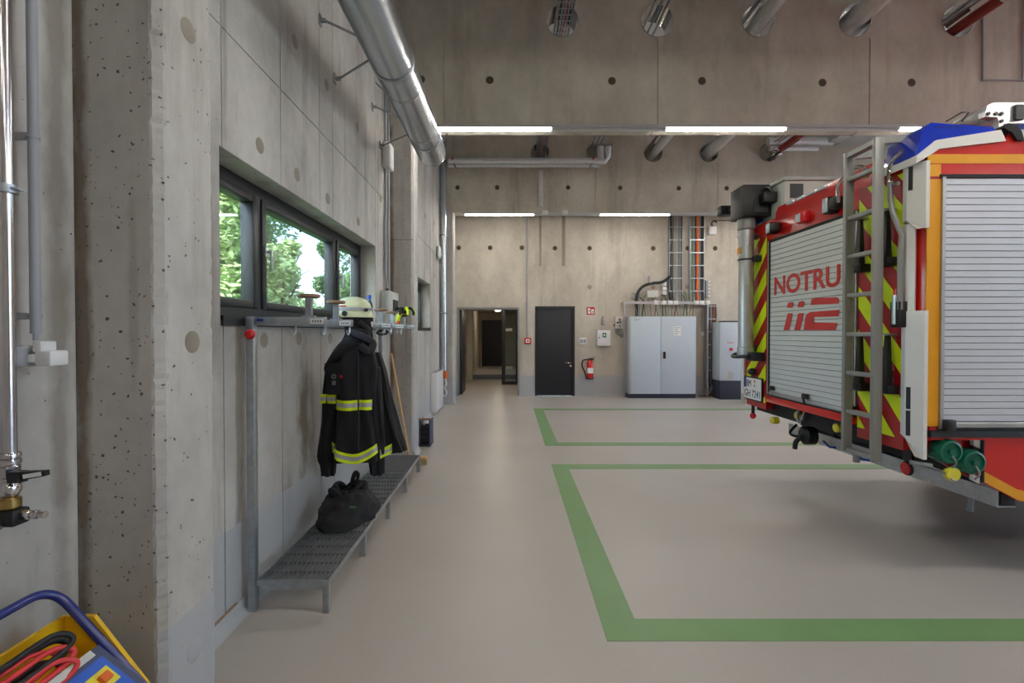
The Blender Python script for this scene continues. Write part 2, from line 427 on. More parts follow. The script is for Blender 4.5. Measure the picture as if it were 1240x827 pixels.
# ---- columns
for k, y in enumerate(COLS):
    poly = [(XW-.02, y), (XC-.034, y), (XC-.022, y), (XC, y+.022), (XC, y+.036), (XC, y+CT-.036), (XC, y+CT-.022), (XC-.022, y+CT), (XC-.034, y+CT), (XW-.02, y+CT)]
    lab = ('rough concrete column with chamfered edges beside the chrome air pipe', 'concrete column behind the far end of the metal bench', 'concrete column beside the open doorway in the back wall')[k]
    rc = random.Random(20+k); mb = MB(); rings = []; nz = 220 if k == 0 else 60
    for i in range(nz+1):
        j = lambda: rc.uniform(-.0035, .0035)
        chip = rc.random() < .05
        rings.append([(p[0] + (-abs(j()) - (.005 if chip else 0) if q in (2, 3, 6, 7) else 0), p[1] + (abs(j()) if q in (2, 3) else (-abs(j()) if q in (6, 7) else 0)), BEAM_Z*i/nz) for q, p in enumerate(poly)])
    mb.ring(rings)
    co = struct(mb.build('concrete_column', 'column_concrete', smooth=False), lab)
    if k == 0:
        for px, py in ((228,37), (233,414)): plug(AX(px, py, XC), 'x', co, .041)
        plug(AX(236, 787, XC), 'x', co, .041, 'column_concrete')
    if k == 1: MB().box(XC-.285, XC+.0, y-.001, y+.002, 2.62, 2.626).build('joint', 'hole_shade_and_joint', co)

# ---- coved skirting along the left side
def cove(name, x, y0, y1):
    poly = [(x-.01, .07), (x+.004, .07), (x+.012, .03), (x+.03, .008), (x+.05, 0), (x-.01, 0)]
    mb = MB(); mb.ring([[(p[0], y, p[1]) for p in poly] for y in (y0, y1)]); return mb.build(name, 'cove_paint')
struct(cove('baseboard_left', XW, YF, 1.594)); struct(cove('baseboard_left', XW, 1.894, 5.79)); struct(cove('baseboard_left', XW, 6.09, 9.99)); struct(cove('baseboard_left', XW, 10.29, YB))
for y in COLS:
    MB().prism([(XC-.01,.06),(XC+.004,.06),(XC+.012,.026),(XC+.04,0),(XC-.01,0)], 'y', y, y+CT).build('baseboard_left', 'cove_paint')
for o in C.objects:
    if o.name.startswith('baseboard'): o['kind'] = 'structure'
MB().tube([(XW+.006, 1.9, .078), (XW+.006, 2.5, .078)], .006, 8).build('joint_strip', 'wood', wall_left)

# ---- back wall with the doorway and the black door
DOOR = (-1.25, .235, 0, 2.10); BDOOR = (.605, 1.549, 0, 2.13)
wall_back = struct(slab('y', YB+.006, YB+.24, XW-.4, RX+.4, 0, ZC, (DOOR, BDOOR)).build('wall_back', 'back_concrete', smooth=False), 'far concrete wall with doors, extinguisher and cable trays')
BX = [XW, -.9, -.02, .76, 1.235, 3.3, 5.4, 8.0, RX]
panels('y', YB, YB+.007, BX, [3.07, 4.5, ZC], (), 'back_concrete', wall_back, .022)
panels('y', YB, YB+.007, [XW, RX], [0, 3.07], (DOOR, BDOOR), 'back_concrete', wall_back)
for xa, xb in ((.70, .755), (1.24, 1.32)): MB().box(xa, xb, YB-.002, YB, 3.08, 4.35).build('formwork_strip', 'plug_concrete', wall_back)
for px, py in ((555.5,300),(593.5,300),(632,300),(672,300.5),(714,300.5),(714,347.6),(791,300.7),(791,347.5),(833,300.7),(833,347.5),(866,300.7),(900,300.7)):
    plug(AY(px, py, YB), 'y', wall_back, .055, 'plug_concrete' if py > 310 else 'hole_shade_and_joint')
MB().box(.235, .60, YB-.012, YB+.002, 0, .05).box(1.555, RX, YB-.012, YB+.002, 0, .05).build('baseboard_back', 'cove_paint')['kind'] = 'structure'

# ---- other walls (behind the camera and the glazed gate side)
struct(slab('y', YF-.24, YF, XW-.4, RX+.4, 0, ZC).build('wall_front', 'wall_concrete', smooth=False), 'concrete wall behind the viewer')
gh = [(a, b, 0, 4.0) for a, b in GATES] + [(a, b, 4.5, 5.7) for a, b in GATES]  # upper openings hold the added high windows
wall_right = struct(slab('x', RX, RX+.3, YF, YB+.24, 0, ZC, gh).build('wall_right', 'wall_concrete', smooth=False), 'concrete wall with three glazed garage gates')
for k, (a, b) in enumerate(GATES):
    g = thing('door_%d' % (k+3), 'glazed sectional garage gate', 'gate', (RX+.1, (a+b)/2, 0)); g['kind'] = 'structure'
    del g['category']; del g['label']
    for j in range(6): MB().box(RX+.08, RX+.13, a, b, .66*j, .66*j+.045).build('rail', 'aluminium', g)
    MB().box(RX+.08, RX+.13, a, b, 3.95, 4.0).build('rail', 'aluminium', g)
    for i in range(4):
        y = a + (b-a)*i/3
        MB().box(RX+.08, RX+.13, max(a, y-.025), min(b, y+.025), 0, 4.0).build('stile', 'aluminium', g)
    for j in range(6):
        for i in range(3):
            MB().box(RX+.1, RX+.106, a+(b-a)*i/3+.026, a+(b-a)*(i+1)/3-.026, .66*j+.046, min(3.949, .66*j+.659)).build('pane', 'gate_glass', g, smooth=False)

# ---- downstand beams with sleeved pipe holes
HOLES = [.635, 1.775, 2.98, 4.14, 5.37]; HZ = 5.235; HR = .195
SEAMS = [XW, -.79, 1.777, 4.32, 6.9, 9.4, RX]     # pour joints of the lower part
HB = .205
for k, (a, b) in enumerate(GATES):  # unseen high windows, added to bring daylight onto the upper beams
    g = thing('window_%d' % (k+3), 'added high window above the gate', 'window', (RX+.1, (a+b)/2, 4.5)); g['kind'] = 'structure'; del g['category']; del g['label']
    MB().box(RX+.08, RX+.14, a, b, 4.5, 4.56).build('frame_rail', 'aluminium', g); MB().box(RX+.08, RX+.14, a, b, 5.64, 5.7).build('frame_rail', 'aluminium', g)
    for i in range(4):
        y = a + (b-a)*i/3; MB().box(RX+.08, RX+.14, max(a, y-.03), min(b, y+.03), 4.56, 5.64).build('mullion', 'aluminium', g)
        if i < 3: MB().box(RX+.105, RX+.111, y+.03, y+(b-a)/3-.03, 4.56, 5.64).build('pane', 'gate_glass', g, smooth=False)
def holed(mb, x0, x1, z0, z1, cx, cz, r, y0, y1, n=32):
    ci, sq = [], []
    for k in range(n):
        t = 2*math.pi*(k+.5)/n; c, s = math.cos(t), math.sin(t)
        ci.append((cx+r*c, cz+r*s))
        tx = ((x1-cx) if c > 0 else (x0-cx))/c; tz = ((z1-cz) if s > 0 else (z0-cz))/s
        q = min(tx, tz); sq.append((cx+q*c, cz+q*s))
    # corners
    for y in (y0, y1):
        for k in range(n):
            j = (k+1) % n
            poly = [ci[k], ci[j], sq[j]]
            ek, ej = sq[k], sq[j]
            if abs(ek[0]-ej[0]) > 1e-6 and abs(ek[1]-ej[1]) > 1e-6:
                poly.append((x1 if cx < ek[0] else x0, z1 if cz < ek[1] else z0))
            poly.append(ek)
            mb.add([(p[0], y, p[1]) for p in poly], [tuple(range(len(poly)))])
    mb.ring([[(p[0], y0, p[1]) for p in ci], [(p[0], y1, p[1]) for p in ci]], caps=False)
beam_obj = []
def make_beam(y0, lab):
    y1 = y0 + CT; mb = MB()
    for q in SEAMS[1:-1]: mb.box(q-.03, q+.03, y0+.012, y1-.012, BEAM_Z+.012, HZ-HB)
    be = struct(mb.build('concrete_beam', 'beam_concrete', smooth=False), lab)
    for q, r in zip(SEAMS, SEAMS[1:]):
        MB().box(q+.008, r-.008, y0, y1, BEAM_Z, HZ-HB).build('panel', 'beam_concrete', be, smooth=False)
    mb = MB().box(XW, RX, y0, y1, HZ+HB, ZC); e = [XW]
    for h in HOLES:
        holed(mb, h-HB, h+HB, HZ-HB, HZ+HB, h, HZ, HR, y0, y1); e += [h-HB, h+HB]
    e.append(RX)
    for u, v in zip(e[::2], e[1::2]): mb.box(u, v, y0, y1, HZ-HB, HZ+HB)
    mb.build('panel', 'beam_concrete', be, smooth=False, recalc=False)
    return be
for k, y in enumerate(COLS + [-2.606]):  # last beam is unseen, added to carry the fill light line
    beam_obj.append(make_beam(y, ('concrete beam above the viewer', 'deep concrete beam above the fire engine with steel pipe sleeves', 'deep concrete beam nearer the back wall with pipes through it', 'concrete beam behind the viewer')[k]))
for px, py in ((510,96),(593,97),(741,98),(850,98),(996,100),(1104,100)): plug(AY(px, py, COLS[1]), 'y', beam_obj[1], .047, 'hole_shade_and_joint')  # open tie holes, their inner shade coloured in as dark discs
for px, py in ((554,227),(602,227),(688,227),(751,227.5),(822,228),(880,228)): plug(AY(px, py, COLS[2]), 'y', beam_obj[2], .047, 'hole_shade_and_joint')  # same dark discs for the shade in this beam's open holes

# ---- polished sleeves in the beams
inside = ('the wire cable tray', 'three thin threaded rods', 'a silver insulated pipe and cables', 'a wide silver insulated pipe', 'the dark red water pipe')
for k, y in enumerate(COLS):
    for h, what in zip(HOLES, inside):
        mb = MB(); mb.annulus((h, 0, HZ), HR-.001, HR-.006, 'y', y-.012, y+CT+.012, 40)
        where = ('beam above the viewer', 'beam over the fire engine', 'beam nearer the back wall')[k]
        tag(mb.build('pipe_sleeve', 'polished_steel', ang=50), 'polished sleeve around %s, %s' % (what, where), 'pipe sleeve', 'polished sleeves in the concrete beams')

# ---- light lines under the beams; the one behind the viewer is added fill
for k, y in enumerate(COLS + [-2.606]):
    t = thing('light_line', ('long light trunking under the beam above the viewer', 'long aluminium light trunking along the beam over the fire engine', 'long aluminium light trunking along the beam nearer the back wall', 'added fill light trunking under the beam behind the viewer')[k], 'light', (4.5, y-.02, BEAM_Z-.05), 'light lines under the beams')
    yc = y + .03
    MB().box(-1.0, RX-.1, yc-.045, yc+.045, BEAM_Z-.035, BEAM_Z-.001).build('trunking', 'aluminium', t)
    x = -.92
    while x < RX-1.5:
        mb = MB().box(x, x+1.42, yc-.024, yc+.024, BEAM_Z-.056, BEAM_Z-.036, .005)
        mb.build('diffuser', 'led_tube', t)
        MB().box(x+1.43, x+2.80, yc-.03, yc+.03, BEAM_Z-.055, BEAM_Z-.036).build('cover', 'aluminium', t)
        x += 2.82

# =================================================================== WINDOWS AND DOORS
XF = XW - .16                    # inner face of the window frames
def strip_window(name, y0, y1, z0, z1, mull, handles, lab):
    w = thing(name, lab, 'window', (XF, (y0+y1)/2, z0)); w['kind'] = 'structure'; del w['category']
    a, b = XF-.085, XF
    MB().box(a, b, y0, y1, z1-.075, z1).build('frame_rail', 'anthracite', w)
    MB().box(a, b, y0, y1, z0, z0+.09).build('frame_rail', 'anthracite', w)
    MB().box(b, XW+.012, y0+.002, y1-.002, z0-.004, z0+.02).box(XW, XW+.014, y0+.002, y1-.002, z0-.03, z0+.02).build('window_sill', 'anthracite', w)
    for y in [y0+.03] + mull + [y1-.03]: MB().box(a, b, y-.032, y+.032, z0+.09, z1-.075).build('mullion', 'anthracite', w)
    ys = [y0+.062] + sum([[m-.032, m+.032] for m in mull], []) + [y1-.062]
    for p, q in zip(ys[::2], ys[1::2]):
        s = MB(); t = .05; u0, u1 = a+.015, b+.012; zz0, zz1 = z0+.085, z1-.07
        s.box(u0, u1, p-.004, p+t, zz0, zz1, .006).box(u0, u1, q-t, q+.004, zz0, zz1, .006).box(u0, u1, p+t, q-t, zz0, zz0+t, .006).box(u0, u1, p+t, q-t, zz1-t, zz1, .006)
        sash = s.build('sash', 'anthracite', w)
        MB().box(a+.04, a+.046, p+t-.01, q-t+.01, zz0+t-.01, zz1-t+.01).build('pane', 'window_glass', w, smooth=False)
        if handles:
            hz = (zz0+zz1)/2 + .02; hy = p + .03
            MB().box(u1, u1+.012, hy-.014, hy+.014, hz-.035, hz+.035, .004).cyl((u1, hy, hz), (u1+.045, hy, hz), .008).box(u1+.035, u1+.05, hy-.01, hy+.01, hz-.12, hz+.012, .004).build('window_handle', 'aluminium', sash)
    return w
strip_window('window_1', *WIN1, [3.06, 4.40], True, 'long anthracite strip window in the left wall')
strip_window('window_2', *WIN2, [], False, 'small anthracite window beyond the middle column')

# ---- closed black door
d = thing('door_1', 'closed black metal door in the back wall', 'door', (1.077, YB, 0)); d['kind'] = 'structure'; del d['category']
x0, x1, z1 = BDOOR[0], BDOOR[1], BDOOR[3]
MB().box(x0, x0+.055, YB-.012, YB+.12, 0, z1).box(x1-.055, x1, YB-.012, YB+.12, 0, z1).box(x0+.055, x1-.055, YB-.012, YB+.12, z1-.055, z1).build('door_frame', 'door_black', d)
MB().box(x0+.057, x1-.057, YB+.012, YB+.07, .006, z1-.058, .004).build('door_leaf', 'door_black', d)
h = AY(691, 439, YB-.0)
MB().cyl((h.x, YB+.012, h.z), (h.x, YB-.05, h.z), .011).box(h.x-.13, h.x+.011, YB-.062, YB-.042, h.z-.01, h.z+.01, .006).build('door_handle', 'polished_steel', d)
MB().cyl((h.x, YB+.012, h.z-.08), (h.x, YB+.004, h.z-.08), .025, n=20).build('lock_rosette', 'polished_steel', d)

# ---- open doorway: frame, open black leaf, glazed leaf farther in, corridor
d = thing('door_2', 'open doorway into the corridor with a dark leaf swung inwards', 'door', (-.5, YB, 0)); d['kind'] = 'structure'; del d['category']
x0, x1, z1 = DOOR[0], DOOR[1], DOOR[3]
MB().box(x0, x0+.04, YB+.02, YB+.2, 0, z1).box(x1-.04, x1, YB+.02, YB+.2, 0, z1).box(x0+.04, x1-.04, YB+.02, YB+.2, z1-.04, z1).build('door_frame', 'dull_zinc', d)
lf = MB().box(x0+.045, x0+.10, YB+.21, YB+1.12, .01, z1-.05, .004).build('door_leaf', 'door_black', d)
MB().box(x0+.10, x0+.112, YB+1.03, YB+1.07, .92, 1.16).box(x0+.112, x0+.16, YB+1.045, YB+1.06, 1.05, 1.065).box(x0+.15, x0+.165, YB+.93, YB+1.06, 1.048, 1.067).build('door_handle', 'polished_steel', lf)
YC1 = 21.7
cw = struct(slab('x', -1.55, -1.32, YB+.24, YC1, 0, 2.5).build('wall_corridor_left', 'plaster', smooth=False))
cw = struct(slab('x', .42, .6, YB+.24, YC1, 0, 2.5).build('wall_corridor_right', 'plaster', smooth=False))
cw = struct(slab('y', YC1, YC1+.2, -1.55, .6, 0, 2.5).build('wall_corridor_end', 'plaster', smooth=False))
struct(MB().box(-1.55, .6, YB+.24, YC1+.2, 2.42, 2.6).build('ceiling_corridor', 'plaster', smooth=False))
struct(MB().box(-1.55, .6, YB+.3, YC1+.2, -.25, 0).build('floor_corridor', 'floor_coating', smooth=False))
struct(MB().box(-1.32, -1.15, 14.9, 15.1, 0, 2.42).box(.3, .42, 14.9, 15.1, 0, 2.42).box(-1.15, .3, 14.9, 15.1, 2.2, 2.42).build('trim_1', 'plaster', smooth=False))
tag(MB().box(-1.28, .38, 15.5, 17.0, .001, .014, .004).build('entrance_mat', 'mat_blue'), 'blue-grey entrance mat on the corridor floor', 'mat')
d = thing('door_6', 'dark door at the far end of the corridor', 'door', (-.8, YC1, 0)); d['kind'] = 'structure'; del d['category']
MB().box(-1.25, -.28, YC1-.04, YC1-.001, 0, 2.08).build('door_frame', 'door_black', d); MB().box(-1.2, -.33, YC1-.06, YC1-.042, .01, 2.03).build('door_leaf', 'door_black', d)
g = thing('glazed_door_leaf', 'tall narrow glazed door leaf with black frame inside the corridor', 'door', (.03, 13.8, 0))
a, b = -.225, .26
MB().box(a, a+.1, 13.78, 13.84, .01, 2.3).box(b-.075, b, 13.78, 13.84, .01, 2.3).build('stile', 'door_black', g)
MB().box(a+.1, b-.075, 13.78, 13.84, .01, .10).box(a+.1, b-.075, 13.78, 13.84, 2.2, 2.3).build('rail', 'door_black', g)
MB().box(a+.1, b-.075, 13.806, 13.812, .1, 2.2).build('pane', 'window_glass', g, smooth=False)
for z in (.45, 1.55):
    for i in range(4): MB().box(a+.12+i*.05, a+.145+i*.05, 13.80, 13.804, z, z+.08).build('warning_mark', 'white_plastic', g)
ra = thing('wall_radiator', 'tall white flat radiator on the corridor wall', 'radiator', (-1.28, 16.5, .28))
MB().box(-1.3, -1.24, 15.7, 17.2, .30, 1.98, .02).build('panel_front', 'white_paint', ra)
for y in (15.9, 17.0): MB().box(-1.325, -1.29, y-.02, y+.02, .4, 1.9).build('bracket', 'white_paint', ra)
tag(MB().box(-1.318, -1.29, 15.1, 15.25, 1.2, 1.4, .01).build('alarm_box', 'red_plastic'), 'small red alarm box on the corridor wall', 'alarm')
l = thing('corridor_lamp', 'small round ceiling lamp in the corridor', 'lamp', (-.35, 12.9, 2.36))
MB().cyl((-.35, 12.9, 2.42), (-.35, 12.9, 2.395), .16, n=28).build('lamp_base', 'white_plastic', l)
MB().lathe([(.14, .395), (.135, .37), (.08, .345), (.01, .338)], (-.35, 12.9, 2.0), n=28).build('lamp_shade', 'lamp_glow', l)
l = thing('corridor_lamp', 'round ceiling lamp deeper inside the corridor', 'lamp', (-.45, 18.6, 2.36))
MB().cyl((-.45, 18.6, 2.42), (-.45, 18.6, 2.395), .16, n=28).build('lamp_base', 'white_plastic', l)
MB().lathe([(.14, .395), (.135, .37), (.08, .345), (.01, .338)], (-.45, 18.6, 2.0), n=28).build('lamp_shade', 'lamp_glow', l)

# =================================================================== OUTSIDE, seen through the windows
gm = MB().box(-60, XW-.27, -40, 70, -.3, -.05); struct(gm.build('ground', 'lawn', smooth=False), 'lawn outside the windows')
gm = MB().box(RX+.3, 60, -40, 70, -.3, -.02); struct(gm.build('forecourt', 'floor_coating', smooth=False), 'paved yard in front of the gates')
def tree(x, y, h, rad, leafmat, lab, seed, n=3400):
    rnd = random.Random(seed)
    t = thing('tree', lab, 'tree', (x, y, -.05), 'trees outside the strip window')
    mb = MB(); mb.tube(smooth_path([(x, y, -.05), (x+.1, y+.05, h*.3), (x-.05, y-.05, h*.6), (x+.1, y, h*.9)], 4), [.16-.012*i for i in range(13)], 8)
    for i in range(7):
        a = rnd.uniform(0, 6.28); z = h*rnd.uniform(.25, .75)
        mb.tube([(x, y, z), (x+math.cos(a)*rad*.4, y+math.sin(a)*rad*.4, z+.5), (x+math.cos(a)*rad*.8, y+math.sin(a)*rad*.8, z+1.1)], [.06, .04, .015], 6)
    mb.build('trunk', 'bark', t)
    blobs = [(Vector((x, y, h*.62)), rad*.8)] + [(Vector((x+rnd.gauss(0, rad*.5), y+rnd.gauss(0, rad*.5), h*rnd.uniform(.25, .95))), rad*rnd.uniform(.35, .6)) for _ in range(11)]
    vs, fs = [], []
    for i in range(n):
        c, r = rnd.choice(blobs)
        dv = Vector((rnd.gauss(0,1), rnd.gauss(0,1), rnd.gauss(0,1))).normalized() * r * (rnd.random()**.35)
        p = c + dv; s = rnd.uniform(.07, .15)
        u = Vector((rnd.gauss(0,1), rnd.gauss(0,1), rnd.gauss(0,.6))).normalized(); w = u.orthogonal().normalized()
        k = len(vs); vs += [p-u*s, p+w*s*.45, p+u*s, p-w*s*.45]; fs.append((k, k+1, k+2, k+3))
    m = MB(); m.v = [tuple(v) for v in vs]; m.f = fs
    m.build('foliage', leafmat, t, recalc=False, smooth=False)
tree(-7.4, 12.2, 6.6, 1.25, 'leaf_light', 'pale green leafy tree filling the first window pane', 1, 9000)
tree(-9.4, 18.6, 10, 1.9, 'leaf', 'dark green tree rising above the pale bush outside', 2, 8000)
tree(-7.5, 15.8, 4.6, .8, 'leaf_light', 'low pale bush in front of the dark tree outside', 3, 4200)
tree(-8.9, 25.0, 6.6, 1.2, 'leaf', 'slim dark tree seen through the narrow end pane', 4, 4200)
tree(-17.5, 41, 5.0, 2.4, 'leaf', 'small distant tree beyond the lawn outside', 5, 4000)

# =================================================================== RACK, BENCH AND GEAR (left side)
XP = -1.385                       # posts by the wall
AY0 = [2.57 + .51*i for i in range(6)]
ZA = 1.562
rk = thing('coat_rack', 'galvanised coat and helmet rack on the left wall above the bench', 'rack', (XP, 3.85, 0))
for y in (AY0[0], AY0[-1]+.03):
    MB().box(XP-.021, XP+.021, y-.021, y+.021, 0, ZA+.024, .004).build('post', 'galvanised', rk)
MB().box(XP-.035, XP-.026+.018, AY0[0]+.027, AY0[-1], ZA-.02, ZA+.02).build('wall_rail', 'galvanised', rk)
first = None
for i, y in enumerate(AY0):
    xe = -.985 if i < 1 else -1.01
    arm = MB().box(XP+.027 if i in (0,) else XP-.005, xe, y-.02, y+.02, ZA-.022, ZA+.022, .003).build('arm', 'galvanised', rk)
    MB().box(xe-.075, xe-.006, y-.0225, y-.02, ZA-.014, ZA+.014).build('name_plate', 'plate_white', arm)
    for j in range(4): MB().box(xe-.066+j*.014, xe-.057+j*.014, y-.0232, y-.0222, ZA-.007, ZA+.007).build('plate_digit', 'cable_grey', arm)
    xd = (-1.075, -1.115, -1.13, -1.10, -1.13, -1.13)[i]
    st = MB().box(xd-.016, xd+.016, y-.012, y+.012, ZA+.022, ZA+.125).box(xd-.035, xd+.035, y-.015, y+.015, ZA+.022, ZA+.03).build('helmet_stem', 'galvanised', rk)
    MB().lathe([(.05, 0), (.058, .004), (.058, .016), (.05, .02)], (xd, y, ZA+.125), n=28).build('helmet_disc', 'wood', rk)
    for s in (-.07, .09):
        MB().tube(smooth_path([(xd+s, y, ZA-.02), (xd+s, y-.01, ZA-.06), (xd+s, y-.045, ZA-.075), (xd+s, y-.06, ZA-.045)], 4), .005, 8).build('hook', 'galvanised', rk)
MB().box(XP+.04, XP+.075, AY0[0]-.0225, AY0[0]-.02, ZA+.0, ZA+.012).build('maker_label', 'plate_blue', rk)
c = Vector((XP+.012, AY0[0]-.03, ZA-.07))
MB().lathe([(.001, -.030), (.018, -.027), (.027, -.012), (.026, 0)], c, 'y', 24).build('red_knob', 'red_plastic', rk)

# grating bench
bn = thing('grating_bench', 'low galvanised steel grating bench along the left wall', 'bench', (-1.17, 3.86, 0))
BX0, BX1, BY0, BY1, BZ = -1.352, -.968, 2.545, 5.17, .178
ys = [2.56, 3.21, 3.86, 4.50, 5.15]
for y in ys:
    for x in (BX0+.02, BX1-.016)[(1 if y == ys[0] else 0):]: MB().box(x-.016, x+.016, y-.016, y+.016, .004, BZ-.03).box(x-.018, x+.018, y-.018, y+.018, 0, .006).build('leg', 'galvanised', bn)
    MB().box(BX0+.03, BX1-.03, y-.012, y+.012, BZ-.055, BZ-.031).build('crossbar', 'galvanised', bn)
split = 4.50
def grate(y0, y1, nb, cross):
    fr = MB(); t = .006
    fr.box(BX0, BX0+t, y0, y1, BZ-.03, BZ).box(BX1-t, BX1, y0, y1, BZ-.03, BZ).box(BX0+t, BX1-t, y0, y0+t, BZ-.03, BZ).box(BX0+t, BX1-t, y1-t, y1, BZ-.03, BZ)
    f = fr.build('grating_frame', 'galvanised', bn)
    g = MB()
    for i in range(1, nb): x = BX0 + (BX1-BX0)*i/nb; g.box(x-.0013, x+.0013, y0+t, y1-t, BZ-.028, BZ-.001)
    n = int((y1-y0)/cross)
    for i in range(1, n): y = y0 + (y1-y0)*i/n; g.box(BX0+t, BX1-t, y-.0012, y+.0012, BZ-.022, BZ-.008)
    g.build('grating_bars', 'dull_zinc', f, kind='stuff')
grate(BY0, 3.525, 15, .1); grate(3.53, 4.50, 15, .1); grate(4.505, BY1, 48, .014)

# helmet with neck guard on the third disc
hy = AY0[2]; hx = -1.17; hz = ZA+.05
hm = thing('fire_helmet', 'pale luminous firefighter helmet with silver band resting on the rack', 'helmet', (hx, hy, hz))
def shell(ax, ay, az, z0, off=0, nose=.0):
    rings = []
    for j in range(11):
        t = j/10; ph = t*math.pi/2*.995; k = math.cos(ph)**.8
        rings.append([(hx + (ax+off)*k*math.cos(u)*(1+nose*max(0, math.cos(u))), hy + (ay+off)*k*math.sin(u), z0 + (az+off)*math.sin(ph)) for u in (2*math.pi*i/36 for i in range(36))])
    return rings
mb = MB(); mb.ring([[(hx+.140*math.cos(u)*(1.12 if math.cos(u)>0 else 1.0), hy+.112*math.sin(u), hz+.002) for u in (2*math.pi*i/36 for i in range(36))]] + [[(hx+.145*math.cos(u)*(1.0), hy+.116*math.sin(u), hz+.02) for u in (2*math.pi*i/36 for i in range(36))]] + shell(.138, .112, .108, hz+.05))
shell_o = mb.build('shell', 'helmet_shell', hm)
mb = MB(); mb.ring([[(hx+.1455*math.cos(u), hy+.1175*math.sin(u), hz+z) for u in (2*math.pi*i/36 for i in range(36))] for z in (.052, .072)], caps=False)
mb.build('reflective_band', 'silver_tape', hm)
mb = MB(); mb.cyl((hx-.025, hy-.112, hz+.028), (hx-.025, hy-.124, hz+.028), .019, n=20); mb.cyl((hx+.11, hy-.075, hz+.055), (hx+.125, hy-.086, hz+.055), .013); mb.build('visor_pivot', 'black_plastic', hm)
MB().box(hx-.07, hx-.015, hy-.116, hy-.108, hz+.078, hz+.087).build('red_marking', 'red_plastic', hm)
mb = MB(); mb.ring([[(hx-.155+.02*0+.04*t, hy+.1*math.sin(u)*1, hz+.035-.03*t) for u in (-1.2+.24*i for i in range(11))] for t in (0, 1)], caps=False, closed=False)
# black rim visor at the brow
mb = MB(); rr = []
for s, dz in ((.128, .03), (.16, .004), (.158, -.004), (.126, .02)):
    rr.append([(hx-s*math.cos(u), hy+s*.8*math.sin(u), hz+dz) for u in (-1.1+.22*i for i in range(11))])
rr.append(rr[0]); mb.ring(rr, caps=False, closed=False); mb.build('brow_rim', 'black_plastic', hm)
# neck guard cloth hanging down
mb = MB(); rings = []
for j in range(9):
    t = j/8; z = hz+.012 - t*.21; rings.append([])
    for i in range(32):
        u = 2*math.pi*i/32; rx = .115 - .03*t + .012*math.sin(3*u+4*t); ry = .095 - .03*t + .01*math.sin(4*u+2)
        rings[-1].append((hx+.02+.035*t + rx*math.cos(u), hy + ry*math.sin(u), z + .015*math.sin(2*u+1)*t))
mb.ring(rings); mb.build('neck_guard', 'cloth_black', hm)
mb = MB(); mb.tube(smooth_path([(hx+.07, hy-.09, hz-.03), (hx+.13, hy-.06, hz-.09), (hx+.13, hy-.02, hz-.16), (hx+.06, hy-.06, hz-.2), (hx+.0, hy-.09, hz-.13)], 6), .019, 10); mb.build('chin_strap', 'black_rubber', hm)

# jacket hanging below
JY = 3.52
def jx(px): return (px-VPX)*JY/FPX
def jz(py): return EYE-(py-HORIZON)*JY/FPX
jk = thing('firefighter_jacket', 'black firefighter jacket with yellow and silver reflective bands hanging from the rack', 'jacket', (jx(433), JY, jz(560)))
def loft(levels, mbx, n=40, off=0, depth=None, wob=.012, z0=None, z1=None, steps=26, front=None, seed=0):
    """levels: (py, pxL, pxR, half depth) ; returns rings between"""
    def at(py):
        for a, b in zip(levels, levels[1:]):
            if a[0] <= py <= b[0]:
                t = (py-a[0])/(b[0]-a[0]); return [a[i]+(b[i]-a[i])*t for i in range(4)]
        return list(levels[-1] if py > levels[-1][0] else levels[0])
    p0 = levels[0][0] if z0 is None else z0; p1 = levels[-1][0] if z1 is None else z1
    rings = []
    for k in range(steps+1):
        py = p0 + (p1-p0)*k/steps; _, l, r, dpt = at(py)
        cx = (jx(l)+jx(r))/2; hw = (jx(r)-jx(l))/2
        rg = []
        for i in range(n):
            u = 2*math.pi*i/n; c, s = math.cos(u), math.sin(u)
            w = wob*(math.sin(5*u+seed+py*.02) + .6*math.sin(9*u-py*.035+seed*2)) * min(1, (py-levels[0][0])/60+.15)
            zz = jz(py)
            rg.append(Vector((cx + (hw+off)*math.copysign(abs(c)**.8, c) + w*c, JY + (dpt+off)*math.copysign(abs(s)**.8, s) + w*1.6*s, zz)))
        rings.append(rg)
    mbx.ring(rings, caps=(front is None)); return rings
body = [(398,422,446,.05), (412,416,450,.075), (428,405,454,.10), (445,402,458,.115), (490,408,455,.12), (530,404,460,.125), (556,404,463,.125)]
mb = MB(); loft(body, mb, steps=30, seed=1); jbody = mb.build('jacket_body', 'cloth_black', jk, ang=60)
def band(levels, p0, p1, parts=(('reflex_yellow', 0, .3), ('silver_tape', .3, .7), ('reflex_yellow', .7, 1)), seed=1, tilt=None, a0=0, a1=1, nm='reflective_band', parent=None):
    for m_, t0, t1 in parts:
        mb = MB(); tmp = MB(); q0, q1 = p0+(p1-p0)*t0, p0+(p1-p0)*t1
        rg = loft(levels, tmp, off=.006 if m_ != 'silver_tape' else .0075, z0=q0, z1=q1, steps=2, seed=seed)
        if tilt:
            for r_ in rg:
                for v in r_: v.z += tilt(v.x)
        n = len(rg[0])
        rows = [[r_[(i) % n] for i in range(int(a0*n), int(a1*n)+1)] for r_ in rg]
        mb.ring(rows, caps=False, closed=False); mb.build(nm, m_, parent or jk, ang=60)
band(body, 482, 494, a0=.5, a1=1.0)
xm = jx(433)
band(body, 538, 550, a0=.5, a1=1.0, tilt=lambda x: .03 - .15*abs(math.cos((x-xm)/.17*1.57))*.5)
# left arm (sleeve) with band and cuff
sl = [(440,395,413,.05), (470,393,414,.07), (500,392,411,.075), (530,389,408,.07), (556,386,407,.06), (560,390,406,.05), (576,391,404,.04)]
mb = MB(); loft(sl, mb, steps=22, seed=4, wob=.008, n=28); mb.build('sleeve', 'cloth_black', jk, ang=60)
band(sl, 476, 487, seed=4, a0=.45, a1=1.0)
